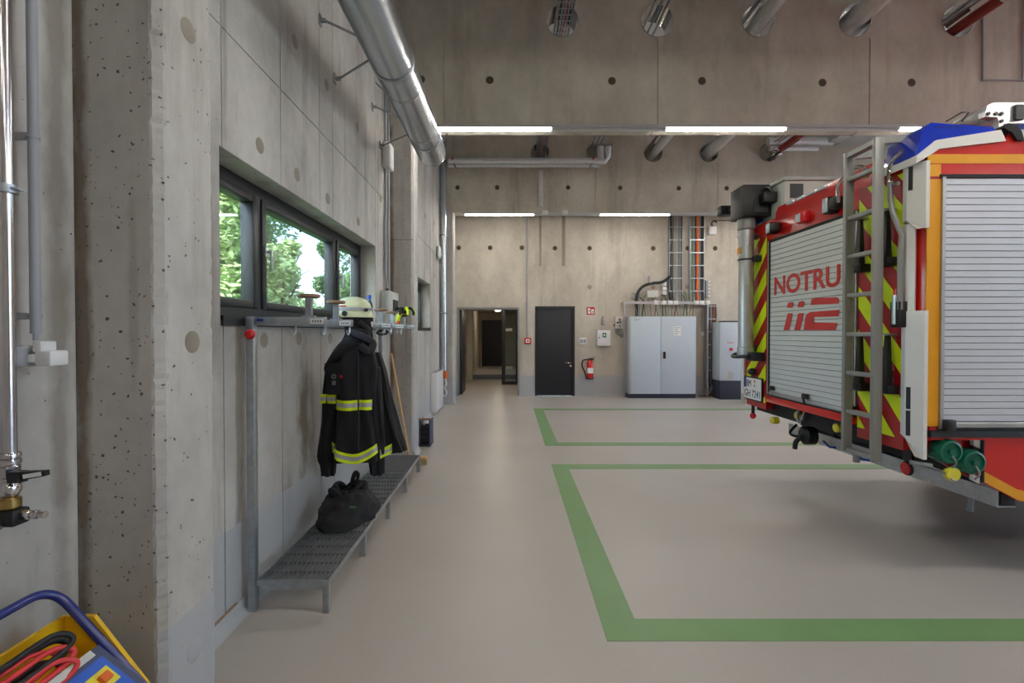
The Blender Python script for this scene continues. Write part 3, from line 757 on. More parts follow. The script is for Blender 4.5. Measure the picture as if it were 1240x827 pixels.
# right arm and open front flap
sr = [(445,442,460,.06), (500,443,464,.075), (545,446,466,.065), (556,447,464,.05), (575,450,463,.042)]
mb = MB(); loft(sr, mb, steps=22, seed=6, wob=.008, n=28); mb.build('sleeve', 'cloth_black', jk, ang=60)
fl = [(425,440,456,.05), (450,446,463,.07), (490,450,470,.07), (530,456,480,.07), (552,458,488,.06)]
mb = MB(); rg = loft(fl, MB(), steps=22, seed=8, wob=.01, n=30)
for r_ in rg:
    for v in r_: v.y += .10; v.z += (v.x-jx(470))*.12
mb.ring(rg); mb.build('open_front', 'cloth_black', jk, ang=60)
mb = MB(); p = AY(463, 541, JY-.0); q = AY(473, 538, JY)
for m_, a, b in (('reflex_yellow', 0, .3), ('silver_tape', .3, .7), ('reflex_yellow', .7, 1)):
    h = .065; mb = MB(); x0, x1 = jx(462), jx(473)
    mb.add([(x0, JY-.05, jz(552)+h*a-.012), (x1, JY-.02, jz(550)+h*a+.005), (x1, JY-.02, jz(550)+h*b+.005), (x0, JY-.05, jz(552)+h*b-.012)] + [(x0, JY+.0, jz(552)+h*a-.012), (x1, JY+.03, jz(550)+h*a+.005), (x1, JY+.03, jz(550)+h*b+.005), (x0, JY+.0, jz(552)+h*b-.012)], [(0,1,2,3),(7,6,5,4),(0,4,5,1),(1,5,6,2),(2,6,7,3),(3,7,4,0)])
    mb.build('reflective_band', m_, jk)
# shoulder hump, collar and breast flap
mb = MB(); rings = []
for j in range(13):
    t = j/12; px = 396 + 50*t; top = 436 - 30*math.sin(t*math.pi*.62) ; rr = 7 + 7*math.sin(math.pi*t)
    rings.append([Vector((jx(px) + .0, JY + math.cos(u)*rr*.009, jz(top+10) + math.sin(u)*rr*.006)) for u in (2*math.pi*i/20 for i in range(20))])
mb.ring(rings); mb.build('shoulder', 'cloth_black', jk, ang=60)
mb = MB(); mb.tube(smooth_path([AY(424,402,JY-.06), AY(440,408,JY-.1), AY(452,416,JY-.08), AY(446,425,JY-.11), AY(436,418,JY-.13)], 6), [.028]*25, 12, flat=.6); mb.build('collar', 'cloth_grey', jk, ang=60)
a_ = [AY(393,440,JY-.115), AY(413,439,JY-.125), AY(412,478,JY-.13), AY(397,478,JY-.12)]
mb = MB(); mb.ring([[p for p in a_], [p + Vector((0,.012,0)) for p in a_]]); fp = mb.build('chest_flap', 'cloth_black', jk)
c_ = AY(404, 456, JY-.133)
MB().annulus(c_, .018, .008, 'y', 0, .003, 20).box(c_.x-.012, c_.x+.014, c_.y, c_.y+.003, c_.z-.06, c_.z-.03).build('emblem', 'emblem_grey', fp)
c_ = AY(413.5, 456, JY-.135); MB().sphere(c_, .012, .008, .012, 12, 8).build('red_tab', 'red_plastic', jk)
MB().tube([AY(433,404,JY), (hx+.0, JY+.06, ZA-.04), (-1.13+.09, AY0[2]-.03, ZA-.07)], .006, 6).build('hanger_loop', 'cloth_black', jk)
# front seams
MB().tube([AY(434,425,JY-.105), AY(434,480,JY-.13), AY(434,545,JY-.135)], .006, 6).build('zip', 'cloth_grey', jk)

# crumpled dark clothing on the bench
bc = Vector((-1.165, 3.44, BZ))
bg = thing('crumpled_bag', 'crumpled black fabric bag lying on the metal bench', 'bag', tuple(bc))
mb = MB(); rings = []
nu, nv = 48, 26
for j in range(nv+1):
    t = j/nv; rings.append([])
    for i in range(nu):
        u = 2*math.pi*i/nu; ph = -.15 + (math.pi/2+.15)*t*.995
        d = Vector((math.cos(u)*math.cos(ph), math.sin(u)*math.cos(ph), math.sin(ph)))
        f = 1 + .16*noise.noise(d*1.7 + Vector((3,1,0))) + .10*noise.noise(d*4.2) - .10*abs(noise.noise(d*6+Vector((1,7,2))))
        p = Vector((d.x*.205*f, d.y*.29*f, max(0, d.z)*.20*f + .002))
        p.x += .05*p.y
        if p.z > .14 and Vector((p.x+.0, p.y-.05)).length < .10: p.z -= .06*(1-Vector((p.x, p.y-.05)).length/.10)
        rings[-1].append(bc + p)
mb.ring(rings); b0 = mb.build('bag_body', 'bag_cloth', bg, ang=70)
mb = MB()
for k, (r0, z0, ph) in enumerate(((.115, .19, 0), (.085, .205, 1.3))):
    pts = [bc + Vector((-.02+math.cos(a)*r0*1.0, .05+math.sin(a)*r0*1.25, z0-.02 + .03*math.sin(2*a+ph))) for a in (2*math.pi*i/28 for i in range(29))]
    mb.tube(pts, [.022+.008*math.sin(i*1.1+ph) for i in range(29)], 9)
mb.build('rolled_rim', 'cloth_black', bg, ang=70)
mb = MB(); mb.tube(smooth_path([bc+Vector((-.05,.2,.12)), bc+Vector((-.02,.2,.24)), bc+Vector((.03,.14,.25)), bc+Vector((.02,.1,.19))], 6), .012, 8, flat=2); mb.build('carry_strap', 'black_rubber', bg)
mb = MB(); p = AY(427, 614, 3.20); mb.box(p.x-.022, p.x+.022, p.y-.002, p.y+.004, p.z-.006, p.z+.006); mb.build('green_tag', 'cable_green', bg)

# bottle, gloves, strap
bp_ = Vector((-1.20, AY0[3], ZA+.022))
bt = thing('water_bottle', 'clear plastic water bottle with blue cap standing on the rack', 'bottle', tuple(bp_))
MB().lathe([(.026,0),(.031,.006),(.031,.07),(.028,.08),(.031,.09),(.031,.135),(.026,.165),(.013,.195),(.012,.215)], bp_, n=24).build('bottle_body', 'bottle_plastic', bt)
MB().lathe([(.0315,.075),(.0315,.13)], bp_, n=24, caps=False).build('bottle_label', 'cabinet_grey', bt)
MB().lathe([(.016,.205),(.017,.21),(.017,.235),(.015,.238)], bp_, n=20).build('bottle_cap', 'blue_plastic', bt)
gp = Vector((-1.13, AY0[5], ZA+.145))
gl = thing('work_gloves', 'black and neon yellow work gloves draped on the last rack disc', 'gloves', tuple(gp))
rnd = random.Random(4)
MB().sphere(gp+Vector((0,0,.012)), .062, .06, .05, 16, 10).build('palm', 'black_rubber', gl)
for i in range(5):
    a = -2.4 + i*.7; p0 = gp+Vector((.03*math.cos(a), .03*math.sin(a), .03))
    MB().tube(smooth_path([p0, p0+Vector((.05*math.cos(a), .045*math.sin(a), .025)), p0+Vector((.082*math.cos(a), .07*math.sin(a), -.01)), p0+Vector((.088*math.cos(a), .078*math.sin(a), -.05))], 5), .014, 8).build('finger', 'reflex_yellow' if i in (2, 4) else 'black_rubber', gl)
MB().tube(smooth_path([gp+Vector((-.02,-.06,.0)), gp+Vector((-.045,-.07,-.05)), gp+Vector((-.05,-.06,-.1))], 5), .022, 10).build('cuff', 'reflex_yellow', gl)
MB().box(gp.x-.05, gp.x-.02, gp.y-.09, gp.y-.08, gp.z-.13, gp.z-.08, .003).build('red_tab', 'red_plastic', gl)
sp = AY(463, 402, AY0[4]); 
tag(MB().tube([sp+Vector((math.cos(a)*.05, math.sin(a)*.03, math.sin(a)*.018-.005)) for a in (2*math.pi*i/20 for i in range(21))], .011, 8).tube([sp+Vector((0,.0,.01)), (sp.x, sp.y+.01, ZA-.03)], .005, 6).build('goggle_strap', 'black_rubber'), 'black goggle strap hanging under the rack arm', 'strap')

# broom leaning on the column
bt0, bt1 = AY(494.5, 551, 5.46), AY(473.5, 428, 5.74)
bt0 = Vector((-1.135, 5.42, .06)); 
br = thing('broom', 'wooden-handled broom leaning on the middle column behind the bench', 'broom', (-1.02, 5.42, 0))
bt1 = AY(473.8, 428, 5.745); low = AY(495.2, 551, 5.42); dr = (low-bt1); end = bt1 + dr*((bt1.z-.085)/(bt1.z-low.z))
MB().cyl(bt1, end, .0125, n=12).build('handle', 'broom_wood', br)
MB().box(end.x-.06, end.x+.2, end.y-.03, end.y+.03, .06, .10, .008).build('head', 'broom_wood', br)
mb = MB()
for i in range(26):
    for j in range(4):
        x = end.x-.05+i*.0096; y = end.y-.021+j*.014; mb.cyl((x, y, .062), (x+random.uniform(-.006,.006), y+random.uniform(-.006,.006), .001), .004, .0025, n=5)
mb.build('bristles', 'bristle', br, kind='stuff')

# boot brush stand
c = AZ(514, 541, 0); bx0, bx1, by0, by1 = c.x-.075, c.x+.075, c.y-.0, c.y+.28
bs = thing('boot_brush_stand', 'small black and blue boot brush stand with wooden bar', 'boot brush', (c.x, by0+.14, 0))
MB().box(bx0, bx1, by0, by1, .0, .025, .005).build('base_plate', 'base_blue', bs)
for x in (bx0+.008, bx1-.008): MB().box(x-.008, x+.008, by0, by1, .025, .345, .004).build('side_plate', 'panel_blue', bs)
MB().box(bx0-.004, bx1+.004, by0-.005, by0+.04, .35, .375, .006).build('hand_bar', 'wood', bs)
for k, z in enumerate((.10, .2)):
    rings = [[(bx0+.018+.114*t, by0+.1+(.08 + (.012 if i % 2 else 0))*math.cos(2*math.pi*i/24), z+(.075+(.012 if i % 2 else 0))*math.sin(2*math.pi*i/24)) for i in range(24)] for t in (0, .25, .5, .75, 1)]
    MB().ring(rings).build('brush_roll', 'black_rubber', bs, ang=10)
MB().sphere((c.x-.01, by0+.03, .305), .02, .02, .02, 12, 8).build('knob', 'grey_plastic', bs)

# white radiator box beyond the column
tt = thing('panel_radiator', 'white floor-standing radiator cover on the left wall past the column', 'radiator', (-1.38, 9.1, 0))
MB().box(XW+.002, -1.325, 8.7, 9.56, .05, .765, .006).build('casing', 'white_paint', tt)
for i in range(8): MB().box(XW+.02, -1.335, 8.76+i*.095, 8.82+i*.095, .765, .769).build('outlet_slot', 'grey_plastic', tt)
for y in (8.78, 9.48): MB().box(XW+.02, -1.34, y-.02, y+.02, 0, .05).build('foot', 'white_paint', tt)

# =================================================================== PIPES, DUCTS AND CABLES
# round duct on the left wall
DX, DZ, DR = AY(523, 184, 5.5).x, AY(523, 184, 5.5).z, .158
dt = thing('ventilation_duct', 'large round galvanised ventilation duct running along the upper left wall', 'duct', (DX, 2.0, DZ-DR))
secs = [-5.5, -3.3, -1.1, 1.1, 2.55, 4.0, 4.85, 5.5]
for a, b in zip(secs, secs[1:]):
    s = MB().lathe([(DR, 0), (DR, b-a-.004)], (DX, a+.002, DZ), 'y', 40).build('duct_section', 'duct_steel', dt, ang=60)
    MB().lathe([(DR, 0), (DR+.005, .004), (DR+.005, .022), (DR, .026)], (DX, a-.013, DZ), 'y', 40, caps=False).build('joint_ring', 'duct_steel', s, ang=60)
    MB().box(DX-DR*.75-.006, DX-DR*.75+.006, a+.03, b-.03, DZ-DR*.67-.006, DZ-DR*.67+.002).build('seam', 'dull_zinc', s)
MB().lathe([(DR, 0), (DR, .03), (DR-.012, .04), (.01, .045)], (DX, 5.5, DZ), 'y', 40).build('end_cap', 'duct_steel', dt, ang=60)
for y in (3.66, 5.05):
    w1, w2 = Vector((XW, y, DZ+.30)), Vector((XW, y+.3, DZ+.02))
    for w in (w1, w2): MB().box(XW, XW+.012, w.y-.022, w.y+.022, w.z-.04, w.z+.04).box(XW+.012, XW+.05, w.y-.012, w.y+.012, w.z-.012, w.z+.012).build('wall_plate', 'dull_zinc', dt)
    MB().bar(w1+Vector((.04,0,0)), (DX-DR*.8, y, DZ+.12), .014, .014).bar(w2+Vector((.04,0,0)), (DX-DR*.9, y+.02, DZ+.04), .012, .012).bar(w1+Vector((.04,0,.25)), (DX-DR*.5, y-.02, DZ+DR*.9), .012, .012).build('strut', 'dull_zinc', dt)
    MB().annulus((DX, y, DZ), DR+.008, DR+.001, 'y', -.015, .015, 40).build('duct_clamp', 'galvanised', dt, ang=60)

# conduits and boxes between window and middle column
cp = [AX(465, 330, XW+.018), AX(469.5, 330, XW+.018)]
def single(name, mb, material, label, cat, group=None, **k): return tag(mb.build(name, material, **k), label, cat, group)
y1 = 5.52
single('wall_conduit', MB().tube([(XW+.02, y1, 6.1), (XW+.02, y1, 3.66)], .014, 10).tube([(XW+.02, y1, 3.38), (XW+.02, y1, 2.9), (XW+.02, y1-.03, 2.75), (XW+.02, y1-.03, 2.2), (XW+.03, y1-.0, 2.05), (XW+.03, y1, 1.97)], .014, 10), 'grey_plastic', 'grey conduit running from the white junction box down to the fuse box', 'conduit')
single('wall_conduit', MB().tube([(XW+.02, y1+.12, 6.1), (XW+.02, y1+.12, 2.4), (XW+.02, y1+.1, 2.2), (XW+.03, y1+.1, 1.97)], .013, 10), 'grey_plastic', 'grey conduit in the corner by the middle column running to the ceiling', 'conduit')
jb = thing('junction_box', 'white junction box on the left wall above the window end', 'junction box', (XW+.05, y1, 3.38))
MB().box(XW+.001, XW+.085, y1-.09, y1+.10, 3.38, 3.66, .008).build('box_body', 'white_plastic', jb); MB().box(XW+.085, XW+.092, y1-.08, y1+.09, 3.39, 3.65, .004).build('lid', 'white_plastic', jb)
fb = thing('fuse_box', 'grey fuse box with dark window beside the middle column', 'fuse box', (XW+.07, 5.53, 1.60))
MB().box(XW+.001, XW+.115, 5.32, 5.74, 1.60, 1.97, .012).build('box_body', 'box_grey', fb); MB().box(XW+.115, XW+.122, 5.44, 5.68, 1.73, 1.88, .004).build('door_window', 'anthracite', fb)
MB().cyl((XW+.06, 5.42, 1.97), (XW+.06, 5.42, 2.0), .016).build('gland', 'black_plastic', fb)

# compressed air pipe near the viewer
Y0 = 1.318; X0 = AY(9, 400, Y0).x
ap = thing('compressed_air_pipe', 'polished steel compressed air drop pipe with valve on the near left wall', 'pipe', (X0, Y0, 1.0))
def Zn(py): return AY(9, py, Y0).z
MB().cyl((X0, Y0, 6.15), (X0, Y0, Zn(548)), .0175, n=24).build('pipe_run', 'pipe_steel', ap)
for py in (229, 720-960):
    if py > 0:
        z = Zn(py); MB().annulus((X0, Y0, z), .0265, .021, 'z', -.011, .011, 24).bar((X0+.024, Y0, z), (X0+.042, Y0+.0, z), .022, .006).cyl((X0-.03, Y0+.02, z), (XW, Y0+.02, z), .006).build('pipe_clamp', 'galvanised', ap)
z0 = Zn(548)
MB().lathe([(.0235, .0), (.0255, -.004), (.0255, -.012), (.022, -.016), (.0255, -.02), (.0255, -.03), (.02, -.036)], (X0, Y0, z0), n=24).build('press_fitting', 'pipe_steel', ap)
MB().lathe([(.022, -.036), (.024, -.038), (.024, -.065), (.018, -.07), (.018, -.085)], (X0, Y0, z0), n=6).build('hex_nut', 'pipe_steel', ap)
MB().sphere((X0, Y0, z0-.10), .026, .026, .028, 18, 10).build('ball_valve', 'pipe_steel', ap)
a = AY(22, 577, Y0-.02); b = AY(57, 573, Y0-.02)
MB().bar((a.x-.02, a.y, a.z), (a.x+.016, a.y, a.z), .022, .03).build('valve_boss', 'black_plastic', ap)
lv = MB(); lv.ring([[(a.x, a.y-.008, a.z-.012), (a.x, a.y+.008, a.z-.012), (a.x, a.y+.008, a.z+.014), (a.x, a.y-.008, a.z+.014)], [(b.x, b.y-.008, b.z-.006), (b.x, b.y+.008, b.z-.006), (b.x, b.y+.008, b.z+.008), (b.x, b.y-.008, b.z+.008)]])
lv = lv.build('valve_lever', 'black_plastic', ap); MB().bar((a.x+.022, a.y-.0085, a.z+.002), (b.x-.008, a.y-.0085, b.z+.001), .002, .011, ).build('lever_label', 'plate_white', lv)
MB().lathe([(.021, -.125), (.025, -.128), (.025, -.15), (.021, -.155)], (X0, Y0, z0), n=20).build('brass_ring', 'brass', ap)
MB().box(X0-.03, X0+.034, Y0-.026, Y0+.026, z0-.2, z0-.155, .008).build('coupling_body', 'black_plastic', ap)
MB().lathe([(.011, .03), (.013, .035), (.013, .055), (.009, .058), (.012, .064), (.012, .076), (.008, .08), (.01, .098)], (X0, Y0, z0-.172), 'x', 16).build('coupling_nipple', 'pipe_steel', ap)
MB().lathe([(.02, -.026), (.022, -.03), (.022, -.045), (.012, -.046), (.012, -.03)], (X0-.006, Y0, z0-.185), 'y', 18).build('coupling_socket', 'pipe_steel', ap)
MB().cyl((X0, Y0, z0-.085), (X0, Y0, z0-.16), .016).build('lower_pipe', 'brass', ap)
# grey conduit with socket
Y1_ = 1.40; X1_ = AY(42, 300, Y1_).x
zb = AY(42, 404, Y1_).z
gc = thing('conduit_with_socket', 'grey plastic conduit leading down to a white socket on the near left wall', 'conduit', (X1_, Y1_, 1.4))
MB().cyl((X1_, Y1_, 6.15), (X1_, Y1_, zb), .0128, n=20).cyl((X1_, Y1_, zb), (X1_, Y1_, zb-.02), .007).build('conduit', 'grey_plastic', gc)
for py in (165, 383): z = AY(42, py, Y1_).z; MB().annulus((X1_, Y1_, z), 0.0158, .0128, 'z', -.006, .006, 20).bar((X1_-.019, Y1_, z), (XW, Y1_, z), .012, .02).build('pipe_clip', 'grey_plastic', gc)
MB().box(XW, X1_-.005, Y1_-.07, Y1_+.02, AY(42,443,Y1_).z, AY(42,421,Y1_).z+.005, .005).build('socket_box', 'grey_plastic', gc)
s0, s1 = AY(49, 413, Y1_-.0), AY(68, 443, Y1_-.0)
MB().box(s0.x, s1.x+.002, Y1_-.02, Y1_+.04, s1.z, s1.z+.045, .006).box(s0.x-.005, s0.x+.02, Y1_-.02, Y1_+.03, s1.z+.04, s0.z, .004).box(s0.x-.04, s0.x+.002, Y1_-.02, Y1_+.03, s1.z+.01, s1.z+.035, .004).build('socket_lid', 'white_plastic', gc)

# vertical pipe in front of the far column
p = AY(537, 300, 9.86)
vp_ = thing('drop_pipe', 'zinc drop pipe with orange fitting in front of the far column', 'pipe', (p.x, 9.86, .7))
MB().cyl((p.x, 9.86, 6.15), (p.x, 9.86, .72), .066, n=24).build('pipe_run', 'duct_steel', vp_)
for z in (1.9, 3.5, 5.0): MB().annulus((p.x, 9.86, z), .074, .0665, 'z', -.015, .015, 24).box(p.x-.01, p.x+.01, 9.92, 9.985, z-.01, z+.01).build('pipe_clamp', 'dull_zinc', vp_)
MB().cyl((p.x+.03, 9.86, .72), (p.x+.03, 9.86, .56), .045).build('orange_fitting', 'orange', vp_)
MB().tube(smooth_path([(p.x+.03, 9.86, .57), (p.x+.06, 9.8, .45), (p.x+.02, 9.8, .38), (p.x+.07, 9.8, .28), (p.x+.03, 9.8, .20), (p.x-.03, 9.82, .24)], 6), .016, 8).build('white_hose', 'white_plastic', vp_)
# emergency lamp on the left wall
e = AX(529, 306, XW)
el = thing('emergency_lamp', 'small oval emergency lamp on the left wall past the small window', 'lamp', (XW+.05, e.y, e.z))
MB().sphere((XW+.045, e.y, e.z), .045, .12, .13, 20, 12).build('lamp_shade', 'white_plastic', el); MB().box(XW+.001, XW+.02, e.y-.1, e.y+.1, e.z-.11, e.z+.11, .008).build('lamp_base', 'sign_green', el)

# runs through the beams, from behind the viewer to the back wall
YA, YE = -5.8, YB-.14
def run(name, x, z, r, material, label, cat, y0=YA, y1=YE, clamps=True):
    t = thing(name, label, cat, (x, 3.0, z-r))
    MB().cyl((x, y0, z), (x, y1, z), r, n=24).build('pipe_run', material, t)
    for y in ([-1.0, 3.4, 7.9] if clamps else []): MB().annulus((x, y, z), r+.006, r+.0005, 'y', -.018, .018, 24).bar((x, y, z+r), (x, y, ZC), .01, .01).build('hanger', 'dull_zinc', t)
    return t
# cable tray in the first hole
h0 = HOLES[0] + .02; HZ_ = HZ; HZ = HZ + .06
tr = thing('cable_tray', 'galvanised wire cable tray threaded through the first row of beam sleeves', 'cable tray', (h0, 3, HZ+.03))
YT = YE
for s in (-1, 1): MB().box(h0+s*.098-.002, h0+s*.098+.002, YA, YT, HZ-.01, HZ+.055).build('side_rail', 'galvanised', tr)
mb = MB(); y = YA
while y < YT: mb.box(h0-.096, h0+.096, y, y+.012, HZ-.012, HZ-.004); y += .11
for i in range(5): x = h0-.08+i*.04; mb.box(x-.006, x+.006, YA, YT, HZ-.004, HZ-.001)
mb.build('tray_bottom', 'galvanised', tr, kind='stuff')
for i in range(6): x = h0-.085+i*.034; MB().cyl((x, YA, HZ+.012), (x, YT, HZ+.012), .011, n=8).build('cable', ('cable_grey','cable_black','cable_grey','cable_red','cable_grey','cable_black')[i], tr)
HZ = HZ_
for i, dx in enumerate((-.11, -.03, .05)):
    x = HOLES[1] + dx; single('threaded_rod_line', MB().tube([(x, YA, HZ+.06), (x, 9.68, HZ+.06)], .013, 10), 'dull_zinc', 'thin grey conduit, one of three through the second row of sleeves', 'conduit', 'three thin conduits side by side')
run('insulated_pipe', HOLES[2]+.02, HZ+.0, .085, 'foil_pipe', 'foil-wrapped pipe with cables beside it through the third row of sleeves', 'pipe')
run('insulated_pipe', HOLES[3]+.01, HZ+.03, .115, 'foil_pipe', 'wide foil-wrapped pipe through the fourth row of sleeves', 'pipe')
t = run('red_water_pipe', HOLES[4]+.05, HZ-.05, .06, 'red_pipe', 'dark red water pipe with steel coupling through the fifth row of sleeves', 'pipe', y1=9.6)
MB().lathe([(.064, 0), (.072, .01), (.072, .09), (.064, .1)], (HOLES[4]+.05, 5.2, HZ-.05), 'y', 24).build('coupling', 'polished_steel', t)
for i in range(4): single('cable_line', MB().cyl((HOLES[4]-.13+i*.045, YA, HZ+.07), (HOLES[4]-.13+i*.045, 9.6, HZ+.07), .012, n=8), ('foil_pipe','dull_zinc','foil_pipe','dull_zinc')[i], 'thin metal line, one of four beside the red water pipe', 'conduit', 'thin lines beside the red pipe')
for i in range(2): single('cable_line', MB().cyl((HOLES[2]-.12+i*.03, YA, HZ+.09), (HOLES[2]-.12+i*.03, YE, HZ+.09), .012, n=8), 'dull_zinc', 'thin metal line, one of two beside the foil-wrapped pipe', 'conduit', 'thin lines beside the foil pipe')
# hangers in front of the first visible beam
for x, w, what in ((HOLES[2], .2, 'foil-wrapped pipe'), (HOLES[4], .3, 'red water pipe')):
    single('strut_hanger', MB().box(x-w/2-.1, x+w/2+.1, 5.3, 5.34, HZ-.0+.1, HZ+.14).bar((x-w/2-.08, 5.32, HZ+.12), (x-w/2-.08, 5.32, ZC), .01, .01).bar((x+w/2+.08, 5.32, HZ+.12), (x+w/2+.08, 5.32, ZC), .01, .01), 'dull_zinc', 'steel strut hanger above the %s in front of the beam' % what, 'hanger', 'strut hangers')
# thin conduit loop on the beam over the truck
a, b, c = AY(1190, 20, COLS[1]-.015), AY(1190, 97, COLS[1]-.015), AY(1262, 97.5, COLS[1]-.015)
single('beam_conduit', MB().tube([a, b, c], .012, 8), 'grey_plastic', 'thin L-shaped conduit on the beam face above the fire engine', 'conduit')
d = AY(1238, 97, COLS[1]-.015)
single('beam_conduit', MB().tube([d, (d.x, d.y, 6.1)], .01, 8), 'grey_plastic', 'thin vertical conduit on the beam above the fire engine roof', 'conduit')

# twin foil pipes in front of the second visible beam
YP = 9.80
def yp(px, py): return AY(px, py, YP)
a = yp(543, 195); b = yp(735, 195)
fp1 = thing('foil_pipe_pair', 'twin foil-wrapped pipes running sideways in front of the far beam', 'pipe', (a.x+1, YP, a.z-.15))
MB().tube([(p_.x, YP, p_.z) for p_ in (a, yp(733, 195))] + [(yp(736,190).x, YP, yp(736,190).z), (yp(736.5,178).x, YP, yp(736.5,178).z)], .064, 16).build('upper_pipe', 'foil_pipe', fp1)
MB().tube([yp(543, 200.5), yp(722, 200.5), yp(726, 203)], .036, 14).build('lower_pipe', 'foil_pipe', fp1)
for px in (549, 718):
    q = yp(px, 195); MB().bar((q.x, YP-.07, q.z), (q.x, YP-.07, ZC), .008, .008).build('hanger_rod', 'dull_zinc', fp1)
    MB().cyl((q.x-.01, YP-.09, q.z+.02), (q.x-.01, YP-.08, q.z+.02), .02).build('red_cap', 'red_plastic', fp1)
    MB().bar(yp(px, 197), yp(px+(4 if px < 600 else -5), 206)+Vector((0,-.1,0)), .02, .03).build('bracket', 'dull_zinc', fp1)
MB().cyl((yp(727,193).x, YP, yp(727,193).z), (yp(727,178).x, YP, yp(727,178).z), .07).build('valve_body', 'foil_pipe', fp1)
MB().box(yp(720,1).x, yp(741,1).x, YP-.06, YP-.02, yp(1,178).z, yp(1,175).z).build('strut', 'dull_zinc', fp1)
for i in range(3):
    q0 = yp(653.5+i*1.8, 203); q1 = yp(653.5+i*1.8, 248); q0.y = q1.y = COLS[2]-.02
    single('beam_conduit', MB().tube([(q0.x, COLS[2]-.018, q0.z), (q1.x, COLS[2]-.018, q1.z)], .016, 8), 'foil_pipe', 'short vertical conduit, one of three side by side on the far beam', 'conduit', 'three short conduits on the far beam')
# pipes with valve above the truck (right)
a, b = yp(936, 170), yp(1012, 170)
vg = thing('valve_station', 'foil-wrapped pipe crossing with black valve levers above the fire engine', 'pipe', (a.x+.5, YP, a.z-.2))
MB().tube([yp(930, 171), yp(1008, 171)], .085, 16).build('upper_pipe', 'foil_pipe', vg); MB().tube([yp(932, 180), yp(990, 180)], .05, 14).build('lower_pipe', 'foil_pipe', vg)
MB().lathe([(.05, -.1), (.09, -.09), (.09, .09), (.05, .1)], yp(940, 184), 'x', 18).build('valve_body', 'polished_steel', vg)
MB().bar(yp(928, 195)+Vector((0,-.1,0)), yp(963, 172)+Vector((0,-.12,0)), .03, .04).build('valve_lever', 'black_plastic', vg)
MB().sphere(yp(929, 195)+Vector((0,-.1,0)), .06, .05, .04, 12, 8).build('lever_grip', 'black_plastic', vg)
for px in (932, 1000): q = yp(px, 165); MB().bar(q, (q.x, YP, ZC), .03, .03).build('hanger', 'dull_zinc', vg)
q0, q1 = AY(1010, 163, 9.5), AY(1072, 178, 9.5)
ad = thing('flat_air_duct', 'flat light grey air duct hanging above the fire engine ladder', 'duct', (q0.x+.5, 9.3, q1.z))
MB().box(q0.x, q0.x+1.6, 8.6, 9.5, q1.z, q0.z, .01).build('duct_body', 'aluminium', ad); MB().box(q0.x-.25, q0.x, 9.0, 9.3, q1.z, q1.z+.12, .01).build('duct_branch', 'aluminium', ad)
MB().box(q0.x+.1, q0.x+1.5, 8.56, 8.6, q1.z+.02, q0.z-.02).build('flange', 'galvanised', ad)
for x in (q0.x+.2, q0.x+1.4): MB().bar((x, 9.0, q0.z), (x, 9.0, ZC), .012, .012).build('hanger_rod', 'dull_zinc', ad)

# =================================================================== BACK WALL EQUIPMENT
def W_(px, py): return AY(px, py, YB)
def wbox(name, label, cat, px0, px1, py0, py1, d, material, bev=.008):
    a, b = W_(px0, py0), W_(px1, py1)
    t = thing(name, label, cat, ((a.x+b.x)/2, YB-d/2, b.z)); MB().box(a.x, b.x, YB-d, YB-.0005, b.z, a.z, bev).build('casing', material, t)
    return t, a, b
t, a, b = wbox('fire_alarm', 'square red fire alarm call point between the doors', 'fire alarm', 635, 643, 409, 416.5, .06, 'red_plastic')
c = (a+b)/2; MB().box(c.x-.045, c.x+.045, YB-.064, YB-.06, c.z-.045, c.z+.045).build('glass_front', 'white_plastic', t); MB().cyl((c.x, YB-.064, c.z), (c.x, YB-.068, c.z), .02).build('button', 'black_plastic', t)
q = W_(639, 300); single('wall_conduit', MB().tube([(W_(638.6,262).x, YB-.02, 5.9), (W_(638.6,1).x, YB-.02, W_(1,409).z)], .018, 10), 'grey_plastic', 'straight grey conduit above the red fire alarm', 'conduit')
t, a, b = wbox('extinguisher_sign', 'square red extinguisher and alarm sign beside the black door', 'sign', 710.5, 720, 372, 381, .01, 'sign_red', 0)
w_ = b.x-a.x; hgt = a.z-b.z
MB().box(a.x+w_*.14, a.x+w_*.44, YB-.0125, YB-.01, b.z+hgt*.14, b.z+hgt*.86).build('pictogram', 'plate_white', t)
MB().box(a.x+w_*.58, a.x+w_*.88, YB-.0125, YB-.01, b.z+hgt*.14, b.z+hgt*.72).build('pictogram', 'plate_white', t)
MB().cyl((a.x+w_*.29, YB-.0125, b.z+hgt*.5), (a.x+w_*.29, YB-.014, b.z+hgt*.5), .018).box(a.x+w_*.68, a.x+w_*.8, YB-.014, YB-.0125, b.z+hgt*.25, b.z+hgt*.5).build('print', 'sign_green', t)
t, a, b = wbox('light_switch', 'white double light switch beside the black door', 'switch', 701.5, 710, 409, 417, .05, 'white_plastic')
c = (a+b)/2
for s in (-1, 1): MB().box(c.x+s*.038-.032, c.x+s*.038+.032, YB-.056, YB-.05, c.z-.045, c.z+.045, .003).build('rocker', 'grey_plastic', t)
t, a, b = wbox('first_aid_box', 'white first aid cabinet with green cross sign', 'first aid box', 722, 738, 400, 418.5, .14, 'white_paint')
s0, s1 = W_(728.2, 403), W_(732.8, 408.5)
sg = MB().box(s0.x, s1.x, YB-.1425, YB-.14, s1.z, s0.z).build('cross_sign', 'sign_green', t); c = (s0+s1)/2
MB().box(c.x-.03, c.x+.03, YB-.144, YB-.1425, c.z-.009, c.z+.009).box(c.x-.009, c.x+.009, YB-.144, YB-.1425, c.z-.03, c.z+.03).build('white_cross', 'plate_white', sg)
MB().cyl((a.x+.045, YB-.14, c.z-.06), (a.x+.045, YB-.155, c.z-.06), .014).build('lock', 'black_plastic', t)
